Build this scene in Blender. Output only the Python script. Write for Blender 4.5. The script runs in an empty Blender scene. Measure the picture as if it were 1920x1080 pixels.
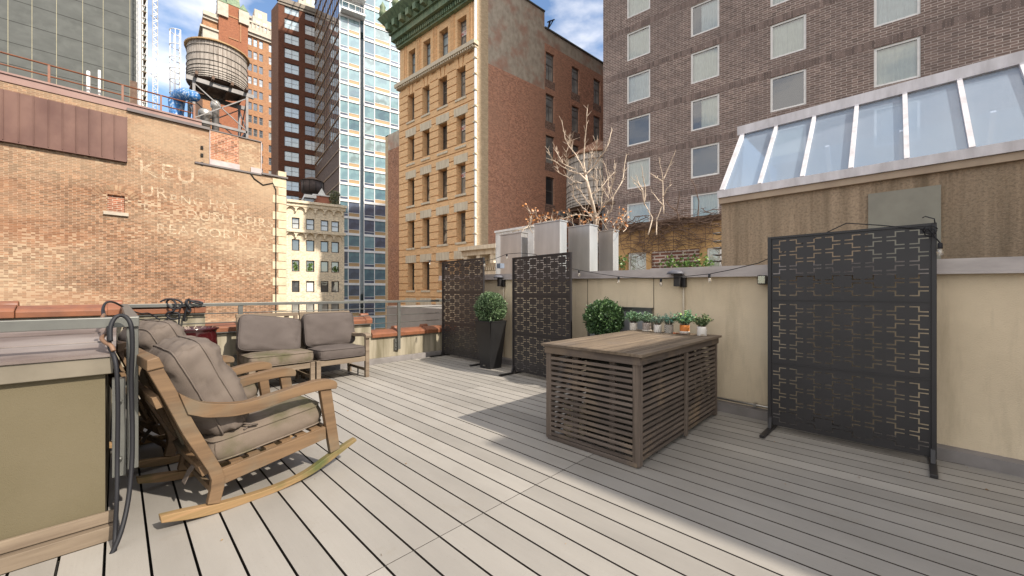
import bpy, math, random
from mathutils import Vector, Matrix, noise
random.seed(7)
SC = bpy.context.scene
COL = SC.collection
R = math.radians

# ---------------------------------------------------------------- camera, sky, sun, exposure
F, YH, CX, H = 727.4, 549.0, 960.0, 1.3          # photo pixels, eye height in metres
A0 = R(44.5)
RT = Vector((math.cos(A0), math.sin(A0), 0)); FW = Vector((-math.sin(A0), math.cos(A0), 0)); UP = Vector((0, 0, 1))
EYE = Vector((0, 0, H))
cam = bpy.data.objects.new('camera', bpy.data.cameras.new('camera'))
COL.objects.link(cam); SC.camera = cam
cam.location = EYE; cam.rotation_euler = (R(90), 0, A0)
cam.data.sensor_width = 36; cam.data.lens = F / 1920 * 36; cam.data.shift_y = (YH - 540) / 1920
cam.data.clip_start = 0.05; cam.data.clip_end = 3000
SUN_AZ, SUN_EL = R(80), R(40)                      # azimuth from +Y towards +X
SDIR = Vector((math.sin(SUN_AZ) * math.cos(SUN_EL), math.cos(SUN_AZ) * math.cos(SUN_EL), math.sin(SUN_EL)))
sun = bpy.data.objects.new('sun', bpy.data.lights.new('sun', 'SUN')); COL.objects.link(sun)
sun.data.energy = 3.05; sun.data.angle = R(0.9); sun.data.color = (1.0, 0.93, 0.83)
sun.rotation_euler = SDIR.to_track_quat('Z', 'Y').to_euler()
world = bpy.data.worlds.new('World'); SC.world = world; world.use_nodes = True
wn, wl = world.node_tree.nodes, world.node_tree.links
bg = wn['Background']; bg.inputs['Strength'].default_value = 0.085
sky = wn.new('ShaderNodeTexSky'); sky.sky_type = 'NISHITA'; sky.sun_disc = False
sky.sun_elevation = SUN_EL; sky.sun_rotation = SUN_AZ; sky.air_density = 1.0; sky.dust_density = 0.6; sky.ozone_density = 1.6
tc = wn.new('ShaderNodeTexCoord'); mp = wn.new('ShaderNodeMapping'); mp.inputs['Scale'].default_value = (1.0, 1.0, 2.2)
nz = wn.new('ShaderNodeTexNoise'); nz.inputs['Scale'].default_value = 5.5; nz.inputs['Detail'].default_value = 8; nz.inputs['Roughness'].default_value = 0.5
cr = wn.new('ShaderNodeValToRGB'); cr.color_ramp.elements[0].position = 0.53; cr.color_ramp.elements[1].position = 0.84
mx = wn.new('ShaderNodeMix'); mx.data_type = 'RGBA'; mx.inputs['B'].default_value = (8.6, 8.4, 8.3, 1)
wl.new(tc.outputs['Generated'], mp.inputs['Vector']); wl.new(mp.outputs[0], nz.inputs['Vector'])
acc = nz.outputs['Fac']
# cloud banks: two small ones over the rooftops, broad bright ones overhead and behind the camera, added unseen as fill light
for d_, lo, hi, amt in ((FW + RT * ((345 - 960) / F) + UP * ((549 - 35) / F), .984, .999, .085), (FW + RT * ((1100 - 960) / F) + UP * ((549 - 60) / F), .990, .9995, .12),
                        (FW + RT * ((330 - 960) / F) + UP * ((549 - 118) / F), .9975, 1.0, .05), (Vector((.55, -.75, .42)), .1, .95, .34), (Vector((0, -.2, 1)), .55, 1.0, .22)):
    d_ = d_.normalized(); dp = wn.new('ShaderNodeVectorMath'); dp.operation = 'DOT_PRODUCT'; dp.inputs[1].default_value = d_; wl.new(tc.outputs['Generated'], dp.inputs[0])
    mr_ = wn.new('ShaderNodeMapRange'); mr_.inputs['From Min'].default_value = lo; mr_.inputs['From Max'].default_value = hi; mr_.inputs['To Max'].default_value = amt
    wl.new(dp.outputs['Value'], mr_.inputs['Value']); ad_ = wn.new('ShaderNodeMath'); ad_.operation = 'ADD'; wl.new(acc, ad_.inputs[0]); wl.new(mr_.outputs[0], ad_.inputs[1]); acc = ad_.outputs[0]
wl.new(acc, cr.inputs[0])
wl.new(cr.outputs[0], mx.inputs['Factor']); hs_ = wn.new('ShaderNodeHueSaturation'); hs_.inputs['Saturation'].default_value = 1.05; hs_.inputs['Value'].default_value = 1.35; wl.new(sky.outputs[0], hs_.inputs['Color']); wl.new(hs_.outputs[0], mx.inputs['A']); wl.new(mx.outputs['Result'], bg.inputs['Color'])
SC.view_settings.view_transform = 'Standard'; SC.view_settings.look = 'None'; SC.view_settings.gamma = 1
SC.view_settings.use_curve_mapping = False
SC.view_settings.exposure = 1.12
SC.view_settings.use_white_balance = True; SC.view_settings.white_balance_temperature = 6650; SC.view_settings.white_balance_tint = 10
SC.cycles.max_bounces = 6; SC.cycles.diffuse_bounces = 4; SC.cycles.glossy_bounces = 3; SC.cycles.transparent_max_bounces = 8
SC.cycles.use_denoising = True; SC.cycles.caustics_reflective = False; SC.cycles.caustics_refractive = False

# ---------------------------------------------------------------- measuring: the ray of a photo pixel, cut by a real plane
def ray(px, py=YH): return FW + RT * ((px - CX) / F) + UP * ((YH - py) / F)
def atw(px, py, w): return EYE + ray(px, py) * w
def atz(px, py, z=0.0):
    v = ray(px, py); return EYE + v * ((z - H) / v.z)
def atX(px, py, X):
    v = ray(px, py); return EYE + v * (X / v.x)
def atY(px, py, Y):
    v = ray(px, py); return EYE + v * (Y / v.y)

# ---------------------------------------------------------------- materials
def new_mat(name):
    m = bpy.data.materials.new(name); m.use_nodes = True
    return m, m.node_tree.nodes, m.node_tree.links, m.node_tree.nodes['Principled BSDF']
def col4(c): return (c[0], c[1], c[2], 1)
def coords(n, l, scale=(1, 1, 1), kind='Object', rot=(0, 0, 0)):
    t = n.new('ShaderNodeTexCoord'); m = n.new('ShaderNodeMapping'); m.inputs['Scale'].default_value = scale
    m.inputs['Rotation'].default_value = rot
    l.new(t.outputs[kind], m.inputs['Vector']); return m.outputs[0]
def mixc(n, l, fac, a, b, mode='MIX'):
    x = n.new('ShaderNodeMix'); x.data_type = 'RGBA'; x.blend_type = mode
    for sock, v in (('Factor', fac), ('A', a), ('B', b)):
        if hasattr(v, 'links') or hasattr(v, 'is_linked'): l.new(v, x.inputs[sock])
        elif sock == 'Factor': x.inputs[sock].default_value = v
        else: x.inputs[sock].default_value = col4(v)
    return x.outputs['Result']
def noise_fac(n, l, vec, scale, detail=4, lo=0.35, hi=0.65, rough=0.55):
    t = n.new('ShaderNodeTexNoise'); t.inputs['Scale'].default_value = scale; t.inputs['Detail'].default_value = detail
    t.inputs['Roughness'].default_value = rough
    if vec: l.new(vec, t.inputs['Vector'])
    r = n.new('ShaderNodeMapRange'); r.inputs['From Min'].default_value = lo; r.inputs['From Max'].default_value = hi
    l.new(t.outputs['Fac'], r.inputs['Value']); return r.outputs[0]
def bump(n, l, b, h, strength=0.3, dist=0.01):
    x = n.new('ShaderNodeBump'); x.inputs['Strength'].default_value = strength; x.inputs['Distance'].default_value = dist
    l.new(h, x.inputs['Height']); l.new(x.outputs[0], b.inputs['Normal'])
def plain(name, c, c2=None, rough=0.7, scale=4, metal=0, spec=0.4, bmp=0.0, bscale=60, stretch=(1, 1, 1), lo=0.35, hi=0.65, bdist=0.004, island=0.0):
    m, n, l, b = new_mat(name); c2 = c2 or tuple(x * 0.8 for x in c)
    v = coords(n, l, stretch)
    o = mixc(n, l, noise_fac(n, l, v, scale, 6, lo, hi), c, c2)
    if island:
        g = n.new('ShaderNodeNewGeometry'); r = n.new('ShaderNodeMapRange')
        r.inputs['To Min'].default_value = 1 - island; r.inputs['To Max'].default_value = 1 + island
        l.new(g.outputs['Random Per Island'], r.inputs['Value'])
        vm = n.new('ShaderNodeVectorMath'); vm.operation = 'SCALE'; l.new(o, vm.inputs[0]); l.new(r.outputs[0], vm.inputs['Scale']); o = vm.outputs[0]
    l.new(o, b.inputs['Base Color']); b.inputs['Roughness'].default_value = rough; b.inputs['Metallic'].default_value = metal
    b.inputs['Specular IOR Level'].default_value = spec
    if bmp: bump(n, l, b, noise_fac(n, l, v, bscale, 3, 0, 1), bmp, bdist)
    return m
def brick(name, c1, c2, mortar, row=0.075, wid=0.22, msize=0.010, stain=None, sfac=0.5, sscale=0.25, stretch=(1, 1, 1), dark=0.35, patch=None, speck=None):
    """brick courses on any wall of a frame whose walls run along its own x or y"""
    m, n, l, b = new_mat(name)
    t = n.new('ShaderNodeTexCoord'); s = n.new('ShaderNodeSeparateXYZ'); l.new(t.outputs['Object'], s.inputs[0])
    a = n.new('ShaderNodeMath'); a.operation = 'ADD'; l.new(s.outputs[0], a.inputs[0]); l.new(s.outputs[1], a.inputs[1])
    c = n.new('ShaderNodeCombineXYZ'); l.new(a.outputs[0], c.inputs[0]); l.new(s.outputs[2], c.inputs[1])
    k = n.new('ShaderNodeTexBrick'); l.new(c.outputs[0], k.inputs['Vector']); k.inputs['Scale'].default_value = 1
    k.inputs['Color1'].default_value = col4(c1); k.inputs['Color2'].default_value = col4(c2); k.inputs['Mortar'].default_value = col4(mortar)
    k.inputs['Brick Width'].default_value = wid; k.inputs['Row Height'].default_value = row; k.inputs['Mortar Size'].default_value = msize
    k.inputs['Mortar Smooth'].default_value = 0.3; k.inputs['Bias'].default_value = -0.1
    mm = n.new('ShaderNodeMapping'); mm.inputs['Scale'].default_value = stretch; l.new(c.outputs[0], mm.inputs['Vector'])
    # each brick a little lighter or darker: noise sampled once per brick
    sn = n.new('ShaderNodeVectorMath'); sn.operation = 'SNAP'; l.new(c.outputs[0], sn.inputs[0]); sn.inputs[1].default_value = (wid * 0.5, row, 1)
    wn_ = n.new('ShaderNodeTexWhiteNoise'); l.new(sn.outputs[0], wn_.inputs['Vector'])
    mr = n.new('ShaderNodeMapRange'); mr.inputs['To Min'].default_value = 1 - dark; mr.inputs['To Max'].default_value = 1 + dark * 0.7; l.new(wn_.outputs['Value'], mr.inputs['Value'])
    sc_ = n.new('ShaderNodeVectorMath'); sc_.operation = 'SCALE'; l.new(k.outputs['Color'], sc_.inputs[0]); l.new(mr.outputs[0], sc_.inputs['Scale'])
    out = sc_.outputs[0]
    if speck:                                                     # single pale bricks, denser where the wall is more weathered
        w2 = n.new('ShaderNodeTexWhiteNoise'); w2.noise_dimensions = '4D'; w2.inputs['W'].default_value = 3.3; l.new(sn.outputs[0], w2.inputs['Vector'])
        f2 = noise_fac(n, l, mm.outputs[0], sscale * 1.7, 6, .3, .7); a2 = n.new('ShaderNodeMath'); a2.operation = 'MULTIPLY'; l.new(w2.outputs['Value'], a2.inputs[0]); l.new(f2, a2.inputs[1])
        r2 = n.new('ShaderNodeMapRange'); r2.inputs['From Min'].default_value = .38; r2.inputs['From Max'].default_value = .5; r2.inputs['To Max'].default_value = .8; l.new(a2.outputs[0], r2.inputs['Value'])
        out = mixc(n, l, r2.outputs[0], out, speck)
    if stain:
        f = noise_fac(n, l, mm.outputs[0], sscale, 7, 0.42, 0.62)
        ff = n.new('ShaderNodeMath'); ff.operation = 'MULTIPLY'; l.new(f, ff.inputs[0]); ff.inputs[1].default_value = sfac
        out = mixc(n, l, ff.outputs[0], out, stain)
    if patch:
        f = noise_fac(n, l, mm.outputs[0], sscale * 3.3, 8, 0.5, 0.66)
        ff = n.new('ShaderNodeMath'); ff.operation = 'MULTIPLY'; l.new(f, ff.inputs[0]); ff.inputs[1].default_value = 0.45
        out = mixc(n, l, ff.outputs[0], out, patch)
    l.new(out, b.inputs['Base Color']); b.inputs['Roughness'].default_value = 0.85; b.inputs['Specular IOR Level'].default_value = 0.2
    bump(n, l, b, k.outputs['Fac'], -0.4, 0.006)
    return m
def streaky(name, c1, c2, c3=None, sx=3.0, sz=0.25, rough=0.85, bmp=0.3, metal=0):
    """dirt that has run down a wall: noise drawn out along z"""
    m, n, l, b = new_mat(name)
    v = coords(n, l, (sx, sx, sz)); o = mixc(n, l, noise_fac(n, l, v, 2.0, 8, 0.38, 0.66), c1, c2)
    if c3: o = mixc(n, l, noise_fac(n, l, coords(n, l), 0.7, 6, 0.48, 0.7), o, c3)
    l.new(o, b.inputs['Base Color']); b.inputs['Roughness'].default_value = rough; b.inputs['Metallic'].default_value = metal
    b.inputs['Specular IOR Level'].default_value = 0.25
    if bmp: bump(n, l, b, noise_fac(n, l, coords(n, l), 55, 3, 0, 1), bmp, 0.006)
    return m
def glassy(name, c, refl=0.3, c2=None, rough=0.04, stripes=0, scale=0.6):
    m, n, l, b = new_mat(name); v = coords(n, l)
    o = mixc(n, l, noise_fac(n, l, v, scale, 3, 0.45, 0.55), c, c2 or tuple(x * .6 for x in c))
    if stripes:
        w = n.new('ShaderNodeTexWave'); w.inputs['Scale'].default_value = stripes; w.inputs['Distortion'].default_value = 0.6; l.new(v, w.inputs['Vector'])
        o = mixc(n, l, w.outputs['Fac'], o, tuple(x * .78 for x in c))
    b.inputs['Roughness'].default_value = 0.6; l.new(o, b.inputs['Base Color'])
    g = n.new('ShaderNodeBsdfGlossy'); g.inputs['Roughness'].default_value = rough; g.inputs['Color'].default_value = (0.93, 0.97, 1, 1)
    bb = n.new('ShaderNodeBump'); bb.inputs['Strength'].default_value = 0.12; bb.inputs['Distance'].default_value = 0.03
    l.new(noise_fac(n, l, v, 1.7, 2, 0, 1), bb.inputs['Height']); l.new(bb.outputs[0], g.inputs['Normal'])
    fr = n.new('ShaderNodeFresnel'); fr.inputs['IOR'].default_value = 1.5
    ad = n.new('ShaderNodeMath'); ad.operation = 'ADD'; ad.use_clamp = True; ad.inputs[1].default_value = refl; l.new(fr.outputs[0], ad.inputs[0])
    ms = n.new('ShaderNodeMixShader'); l.new(ad.outputs[0], ms.inputs[0]); l.new(b.outputs[0], ms.inputs[1]); l.new(g.outputs[0], ms.inputs[2])
    l.new(ms.outputs[0], n['Material Output'].inputs['Surface']); return m
def wood(name, c1, c2, c3=None, axis=0, rough=0.7, fine=1.0, island=0.12):
    m, n, l, b = new_mat(name)
    s = [26 * fine, 26 * fine, 26 * fine]; s[axis] = 1.6 * fine
    v = coords(n, l, tuple(s)); o = mixc(n, l, noise_fac(n, l, v, 1.0, 8, 0.36, 0.64, 0.65), c1, c2)
    if c3: o = mixc(n, l, noise_fac(n, l, coords(n, l), 3.2, 6, 0.5, 0.72), o, c3)
    g = n.new('ShaderNodeNewGeometry'); r = n.new('ShaderNodeMapRange'); r.inputs['To Min'].default_value = 1 - island; r.inputs['To Max'].default_value = 1 + island
    l.new(g.outputs['Random Per Island'], r.inputs['Value'])
    vm = n.new('ShaderNodeVectorMath'); vm.operation = 'SCALE'; l.new(o, vm.inputs[0]); l.new(r.outputs[0], vm.inputs['Scale'])
    l.new(vm.outputs[0], b.inputs['Base Color']); b.inputs['Roughness'].default_value = rough; b.inputs['Specular IOR Level'].default_value = 0.3
    bump(n, l, b, noise_fac(n, l, v, 1.0, 4, 0, 1), 0.25, 0.002); return m
def leafmat(name, c1, c2, c3=None, rough=0.45):
    m, n, l, b = new_mat(name); g = n.new('ShaderNodeNewGeometry')
    r = n.new('ShaderNodeValToRGB'); r.color_ramp.elements[0].color = col4(c1); r.color_ramp.elements[1].color = col4(c2)
    if c3: e = r.color_ramp.elements.new(0.85); e.color = col4(c2); r.color_ramp.elements[-1].color = col4(c3)
    l.new(g.outputs['Random Per Island'], r.inputs[0]); l.new(r.outputs[0], b.inputs['Base Color'])
    b.inputs['Roughness'].default_value = rough; b.inputs['Subsurface Weight'].default_value = 0.0
    return m

# ---------------------------------------------------------------- mesh builder and scene-tree helpers
class MB:
    def __init__(s): s.v = []; s.f = []; s.sm = []
    def add(s, vs, fs, smooth=False):
        o = len(s.v); s.v += [tuple(x) for x in vs]; s.f += [tuple(i + o for i in f) for f in fs]; s.sm += [smooth] * len(fs); return s
    def box(s, x0, x1, y0, y1, z0, z1, M=None):
        vs = [Vector((x, y, z)) for z in (z0, z1) for y in (y0, y1) for x in (x0, x1)]
        if M: vs = [M @ v for v in vs]
        return s.add(vs, [(0, 2, 3, 1), (4, 5, 7, 6), (0, 1, 5, 4), (2, 6, 7, 3), (0, 4, 6, 2), (1, 3, 7, 5)])
    def quad(s, *p): return s.add(p, [tuple(range(len(p)))])
    def hexa(s, b4, t4):                      # bottom loop and top loop of four points
        n = len(b4)
        return s.add(list(b4) + list(t4), [tuple(range(n - 1, -1, -1)), tuple(range(n, 2 * n))] + [(i, (i + 1) % n, n + (i + 1) % n, n + i) for i in range(n)])
    def strip(s, top, bot, y0, y1):           # side profile given as (u, z) pairs, thickness along y
        n = len(top); vs = []
        for y in (y0, y1):
            vs += [(u, y, z) for u, z in top] + [(u, y, z) for u, z in bot]
        fs = []
        for i in range(n - 1):
            a, b, c, d = i, i + 1, n + i + 1, n + i
            fs += [(d, c, b, a), (2 * n + a, 2 * n + b, 2 * n + c, 2 * n + d), (a, b, 2 * n + b, 2 * n + a), (c, d, 2 * n + d, 2 * n + c)]
        fs += [(0, 2 * n, 3 * n, n), (n - 1, 2 * n - 1, 4 * n - 1, 3 * n - 1)]
        return s.add(vs, fs)
    def tube(s, pts, r, k=8, caps=True, closed=False):
        pts = [Vector(p) for p in pts]; n = len(pts); rs = r if isinstance(r, (list, tuple)) else [r] * n
        vs, fs = [], []; ref = None
        for i, p in enumerate(pts):
            a = pts[(i - 1) % n] if (closed or i > 0) else p; b = pts[(i + 1) % n] if (closed or i < n - 1) else p
            t = (b - a).normalized() if (b - a).length > 1e-9 else Vector((0, 0, 1))
            if ref is None: ref = t.orthogonal().normalized()
            ref = (ref - t * ref.dot(t)); ref = ref.normalized() if ref.length > 1e-6 else t.orthogonal().normalized()
            q = t.cross(ref)
            for j in range(k):
                an = 2 * math.pi * j / k; vs.append(p + (ref * math.cos(an) + q * math.sin(an)) * rs[i])
        m = n if closed else n - 1
        for i in range(m):
            for j in range(k):
                a = i * k + j; b = i * k + (j + 1) % k; c = ((i + 1) % n) * k + (j + 1) % k; d = ((i + 1) % n) * k + j
                fs.append((a, b, c, d))
        if caps and not closed: fs += [tuple(range(k - 1, -1, -1)), tuple(range((n - 1) * k, n * k))]
        return s.add(vs, fs, True)
    def bar(s, a, b, w, h, up=UP):            # rectangular bar from a to b
        a, b = Vector(a), Vector(b); t = (b - a).normalized(); side = t.cross(up)
        side = side.normalized() if side.length > 1e-6 else t.orthogonal().normalized(); u2 = side.cross(t)
        c = lambda p: [p - side * w / 2 - u2 * h / 2, p + side * w / 2 - u2 * h / 2, p + side * w / 2 + u2 * h / 2, p - side * w / 2 + u2 * h / 2]
        return s.hexa(c(a), c(b))
    def lathe(s, prof, c=(0, 0, 0), k=24, smooth=True):
        c = Vector(c); vs = []; fs = []; n = len(prof)
        for r_, z in prof:
            for j in range(k):
                an = 2 * math.pi * j / k; vs.append(c + Vector((r_ * math.cos(an), r_ * math.sin(an), z)))
        for i in range(n - 1):
            for j in range(k):
                a = i * k + j; b = i * k + (j + 1) % k; fs.append((a, b, b + k, a + k))
        fs += [tuple(range(k - 1, -1, -1)), tuple(range((n - 1) * k, n * k))]
        return s.add(vs, fs, smooth)
    def leaf(s, p, d, size, wid=0.45):
        d = Vector(d).normalized(); q = d.cross(Vector((random.uniform(-1, 1), random.uniform(-1, 1), random.uniform(-1, 1))))
        q = q.normalized() if q.length > 1e-6 else d.orthogonal().normalized(); nn = d.cross(q) * size * 0.12
        a = p; b = p + d * size * .5 + q * size * wid + nn; c = p + d * size; e = p + d * size * .5 - q * size * wid + nn
        return s.add([a, b, c, e], [(0, 1, 2, 3)])
    def mesh(s, name, mat):
        m = bpy.data.meshes.new(name); m.from_pydata(s.v, [], s.f)
        m.polygons.foreach_set('use_smooth', s.sm)
        m.materials.append(mat); m.validate(); m.update(); return m
def wmat(o):
    m = o.matrix_basis.copy(); p = o.parent
    while p: m = p.matrix_basis @ m; p = p.parent
    return m
def obj(name, mb, mat, parent=None, M=None, bevel=0, world=False, seg=2):
    """link the builder's mesh as ONE object; M is the world frame its vertices are written in"""
    me = mb if isinstance(mb, bpy.types.Mesh) else mb.mesh(name, mat)
    o = bpy.data.objects.new(name, me); COL.objects.link(o)
    if parent: o.parent = parent
    if M is not None or world:
        M = M if M is not None else Matrix()
        o.matrix_basis = (wmat(parent).inverted() @ M) if parent else M
    if bevel:
        b = o.modifiers.new('bevel', 'BEVEL'); b.width = bevel; b.segments = seg; b.limit_method = 'ANGLE'; b.angle_limit = R(40)
    return o
def tag(o, label, cat=None, group=None, kind=None):
    if label: o['label'] = label
    if cat: o['category'] = cat
    if group: o['group'] = group
    if kind: o['kind'] = kind
    return o
def text_mesh(body, size, spacing=1.0, center=False):
    cv = bpy.data.curves.new('lettering', 'FONT'); cv.body = body; cv.size = size; cv.space_character = spacing; cv.extrude = .003
    if center: cv.align_x = 'CENTER'
    t = bpy.data.objects.new('lettering', cv); COL.objects.link(t); bpy.context.view_layer.update()
    me = bpy.data.meshes.new_from_object(t.evaluated_get(bpy.context.evaluated_depsgraph_get())); bpy.data.objects.remove(t); return me
def thing(name, label, cat, loc=(0, 0, 0), rz=0.0, group=None, M=None):
    o = bpy.data.objects.new(name, None); COL.objects.link(o); o.empty_display_size = 0.2
    o.matrix_basis = M if M is not None else Matrix.Translation(Vector(loc)) @ Matrix.Rotation(rz, 4, 'Z')
    return tag(o, label, cat, group)
def dup(o, parent=None):
    c = o.copy(); COL.objects.link(c)
    if parent: c.parent = parent
    for ch in [x for x in COL.objects if x.parent == o]: dup(ch, c)
    return c

# ---------------------------------------------------------------- palette
M = {}
_m, _n, _l, _b = new_mat('composite_deck_board')
_c = mixc(_n, _l, noise_fac(_n, _l, coords(_n, _l, (.5, 1.6, 1)), 1.4, 7, .35, .68), (0.315, 0.293, 0.262), (0.25, 0.232, 0.208))
_c = mixc(_n, _l, noise_fac(_n, _l, coords(_n, _l, (3, 90, 1)), 1.0, 5, .3, 1.6), _c, (0.25, 0.232, 0.205))
_f = noise_fac(_n, _l, coords(_n, _l), 2.3, 9, .60, .78, .7); _q = _n.new('ShaderNodeMath'); _q.operation = 'MULTIPLY'; _q.inputs[1].default_value = .5; _l.new(_f, _q.inputs[0])
_c = mixc(_n, _l, _q.outputs[0], _c, (0.20, 0.165, 0.12))
_f = noise_fac(_n, _l, coords(_n, _l), 75, 2, .68, .72); _q = _n.new('ShaderNodeMath'); _q.operation = 'MULTIPLY'; _q.inputs[1].default_value = .30; _l.new(_f, _q.inputs[0])
_c = mixc(_n, _l, _q.outputs[0], _c, (0.13, 0.11, 0.09))
_g = _n.new('ShaderNodeNewGeometry'); _r = _n.new('ShaderNodeMapRange'); _r.inputs['To Min'].default_value = .86; _r.inputs['To Max'].default_value = 1.10; _l.new(_g.outputs['Random Per Island'], _r.inputs['Value'])
_v = _n.new('ShaderNodeVectorMath'); _v.operation = 'SCALE'; _l.new(_c, _v.inputs[0]); _l.new(_r.outputs[0], _v.inputs['Scale']); _l.new(_v.outputs[0], _b.inputs['Base Color'])
_rr = _n.new('ShaderNodeMapRange'); _rr.inputs['To Min'].default_value = .42; _rr.inputs['To Max'].default_value = .68; _l.new(noise_fac(_n, _l, coords(_n, _l), 3.5, 6, .3, .7), _rr.inputs['Value']); _l.new(_rr.outputs[0], _b.inputs['Roughness'])
bump(_n, _l, _b, noise_fac(_n, _l, coords(_n, _l, (.4, 1.5, 1)), 260, 3, 0, 1), .3, .003); M['deck'] = _m
M['dark'] = plain('dark_underside', (0.02, 0.018, 0.015), rough=0.9)
_m, _n, _l, _b = new_mat('beige_stucco')
_c = mixc(_n, _l, noise_fac(_n, _l, coords(_n, _l), 1.1, 8, .36, .68, .65), (0.70, 0.585, 0.42), (0.58, 0.48, 0.34))
_f = noise_fac(_n, _l, coords(_n, _l, (2.6, 2.6, .35)), 1.6, 9, .52, .78, .7); _q = _n.new('ShaderNodeMath'); _q.operation = 'MULTIPLY'; _q.inputs[1].default_value = .45; _q.inputs[1].default_value = .75; _l.new(_f, _q.inputs[0])
_c = mixc(_n, _l, _q.outputs[0], _c, (0.38, 0.31, 0.21)); _l.new(_c, _b.inputs['Base Color']); _b.inputs['Roughness'].default_value = .92; _b.inputs['Specular IOR Level'].default_value = .15
_vo = _n.new('ShaderNodeTexVoronoi'); _vo.feature = 'DISTANCE_TO_EDGE'; _vo.inputs['Scale'].default_value = .9; _l.new(coords(_n, _l, (1, 1, 1.6)), _vo.inputs['Vector'])
bump(_n, _l, _b, noise_fac(_n, _l, coords(_n, _l), 130, 4, 0, 1), .7, .006); M['stucco'] = _m
M['stucco_dirty'] = streaky('stained_parapet_stucco', (0.34, 0.30, 0.225), (0.15, 0.13, 0.085), None, 3.4, 0.3)
M['flash'] = plain('lead_flashing', (0.50, 0.455, 0.43), (0.36, 0.325, 0.31), 0.5, 2.5, metal=0.25, stretch=(1, 1, 3))
M['capwood'] = streaky('weathered_sheet_metal', (0.17, 0.135, 0.12), (0.10, 0.078, 0.07), (0.26, 0.23, 0.215), 1.2, 1.2, 0.5)
M['capside'] = plain('painted_metal_fascia', (0.18, 0.155, 0.115), (0.14, 0.12, 0.088), 0.6, 5)
M['terra'] = plain('terracotta', (0.23, 0.085, 0.038), (0.16, 0.062, 0.032), 0.5, 5, bmp=0.1, bscale=40, spec=0.5)
M['curb'] = plain('grey_stone_curb', (0.24, 0.22, 0.21), (0.17, 0.155, 0.145), 0.8, 4)
M['rail'] = plain('grey_painted_steel', (0.15, 0.152, 0.138), (0.12, 0.12, 0.11), 0.4, 6, metal=0.4)
M['teak'] = wood('teak', (0.185, 0.115, 0.062), (0.11, 0.068, 0.038), (0.135, 0.112, 0.078), 0, 0.6, 0.8, 0.08)
M['teak_grey'] = wood('weathered_teak', (0.22, 0.17, 0.12), (0.135, 0.10, 0.07), None, 1, 0.75, 0.8)
M['slat'] = wood('grey_slat_wood', (0.15, 0.12, 0.10), (0.075, 0.058, 0.048), (0.20, 0.15, 0.105), 0, 0.8, 0.8, 0.22)
M['slat_y'] = wood('grey_slat_wood_across', (0.16, 0.125, 0.098), (0.08, 0.062, 0.05), (0.215, 0.155, 0.10), 1, 0.8, 0.8, 0.22)
M['top'] = wood('tabletop_wood', (0.20, 0.152, 0.105), (0.105, 0.078, 0.056), (0.125, 0.10, 0.08), 1, 0.7, 0.9, 0.22)
M['fabric'] = plain('taupe_canvas', (0.15, 0.122, 0.102), (0.118, 0.095, 0.08), 0.9, 6, bmp=0.25, bscale=420, spec=0.15)
M['fabric_grey'] = plain('grey_taupe_canvas', (0.10, 0.083, 0.075), (0.085, 0.07, 0.063), 0.9, 3, bmp=0.25, bscale=420, spec=0.15)
M['mould'] = plain('mildewed_taupe_canvas', (0.155, 0.122, 0.095), (0.085, 0.078, 0.042), 0.9, 5, bmp=0.25, bscale=420, spec=0.15, lo=0.45, hi=0.7)
M['black'] = plain('black_powdercoat', (0.022, 0.0195, 0.0205), (0.016, 0.0145, 0.015), 0.42, 3, spec=0.5)
M['planter'] = plain('black_planter_plastic', (0.014, 0.014, 0.015), (0.010, 0.010, 0.011), 0.38, 5, spec=0.5)
M['rubber'] = plain('black_hose_rubber', (0.012, 0.012, 0.015), rough=0.6, spec=0.35)
M['hosebrown'] = plain('brown_hose', (0.20, 0.115, 0.07), rough=0.5)
M['soil'] = plain('dry_soil', (0.06, 0.04, 0.025), (0.12, 0.09, 0.05), 0.95, 30, bmp=0.8, bscale=80, bdist=0.02)
M['box_leaf'] = leafmat('boxwood_leaves', (0.04, 0.08, 0.035), (0.13, 0.20, 0.09), (0.28, 0.38, 0.20))
M['box_leaf2'] = leafmat('dark_boxwood_leaves', (0.025, 0.06, 0.025), (0.07, 0.135, 0.042), (0.15, 0.25, 0.09))
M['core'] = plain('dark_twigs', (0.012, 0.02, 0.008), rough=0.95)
M['bark'] = plain('pale_bark', (0.62, 0.51, 0.40), (0.40, 0.31, 0.23), 0.8, 12)
M['vine'] = plain('brown_vine', (0.17, 0.11, 0.08), (0.11, 0.07, 0.05), 0.9, 8)
M['orange_leaf'] = leafmat('dry_orange_leaves', (0.42, 0.15, 0.04), (0.6, 0.28, 0.1))
M['green_leaf'] = leafmat('fresh_green_leaves', (0.05, 0.11, 0.02), (0.12, 0.21, 0.045), (0.24, 0.32, 0.08))
M['steel'] = plain('galvanised_sheet', (0.52, 0.50, 0.475), (0.38, 0.365, 0.345), 0.40, 2.2, metal=0.6, stretch=(2, 2, .35), lo=.3, hi=.7, bmp=.15, bscale=4, bdist=.01)
M['white'] = plain('white_paint', (0.74, 0.73, 0.70), (0.62, 0.61, 0.58), 0.5, 5)
_m, _n, _l, _b = new_mat('clear_bulb'); _b.inputs['Base Color'].default_value = (.5, .42, .3, 1)
_t = _n.new('ShaderNodeBsdfTransparent'); _g = _n.new('ShaderNodeBsdfGlossy'); _g.inputs['Roughness'].default_value = .05; _x = _n.new('ShaderNodeMixShader'); _x.inputs[0].default_value = .25; _y = _n.new('ShaderNodeMixShader'); _y.inputs[0].default_value = .16
_l.new(_t.outputs[0], _x.inputs[1]); _l.new(_b.outputs[0], _x.inputs[2]); _l.new(_x.outputs[0], _y.inputs[1]); _l.new(_g.outputs[0], _y.inputs[2]); _l.new(_y.outputs[0], _n['Material Output'].inputs['Surface']); M['bulb'] = _m
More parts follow.
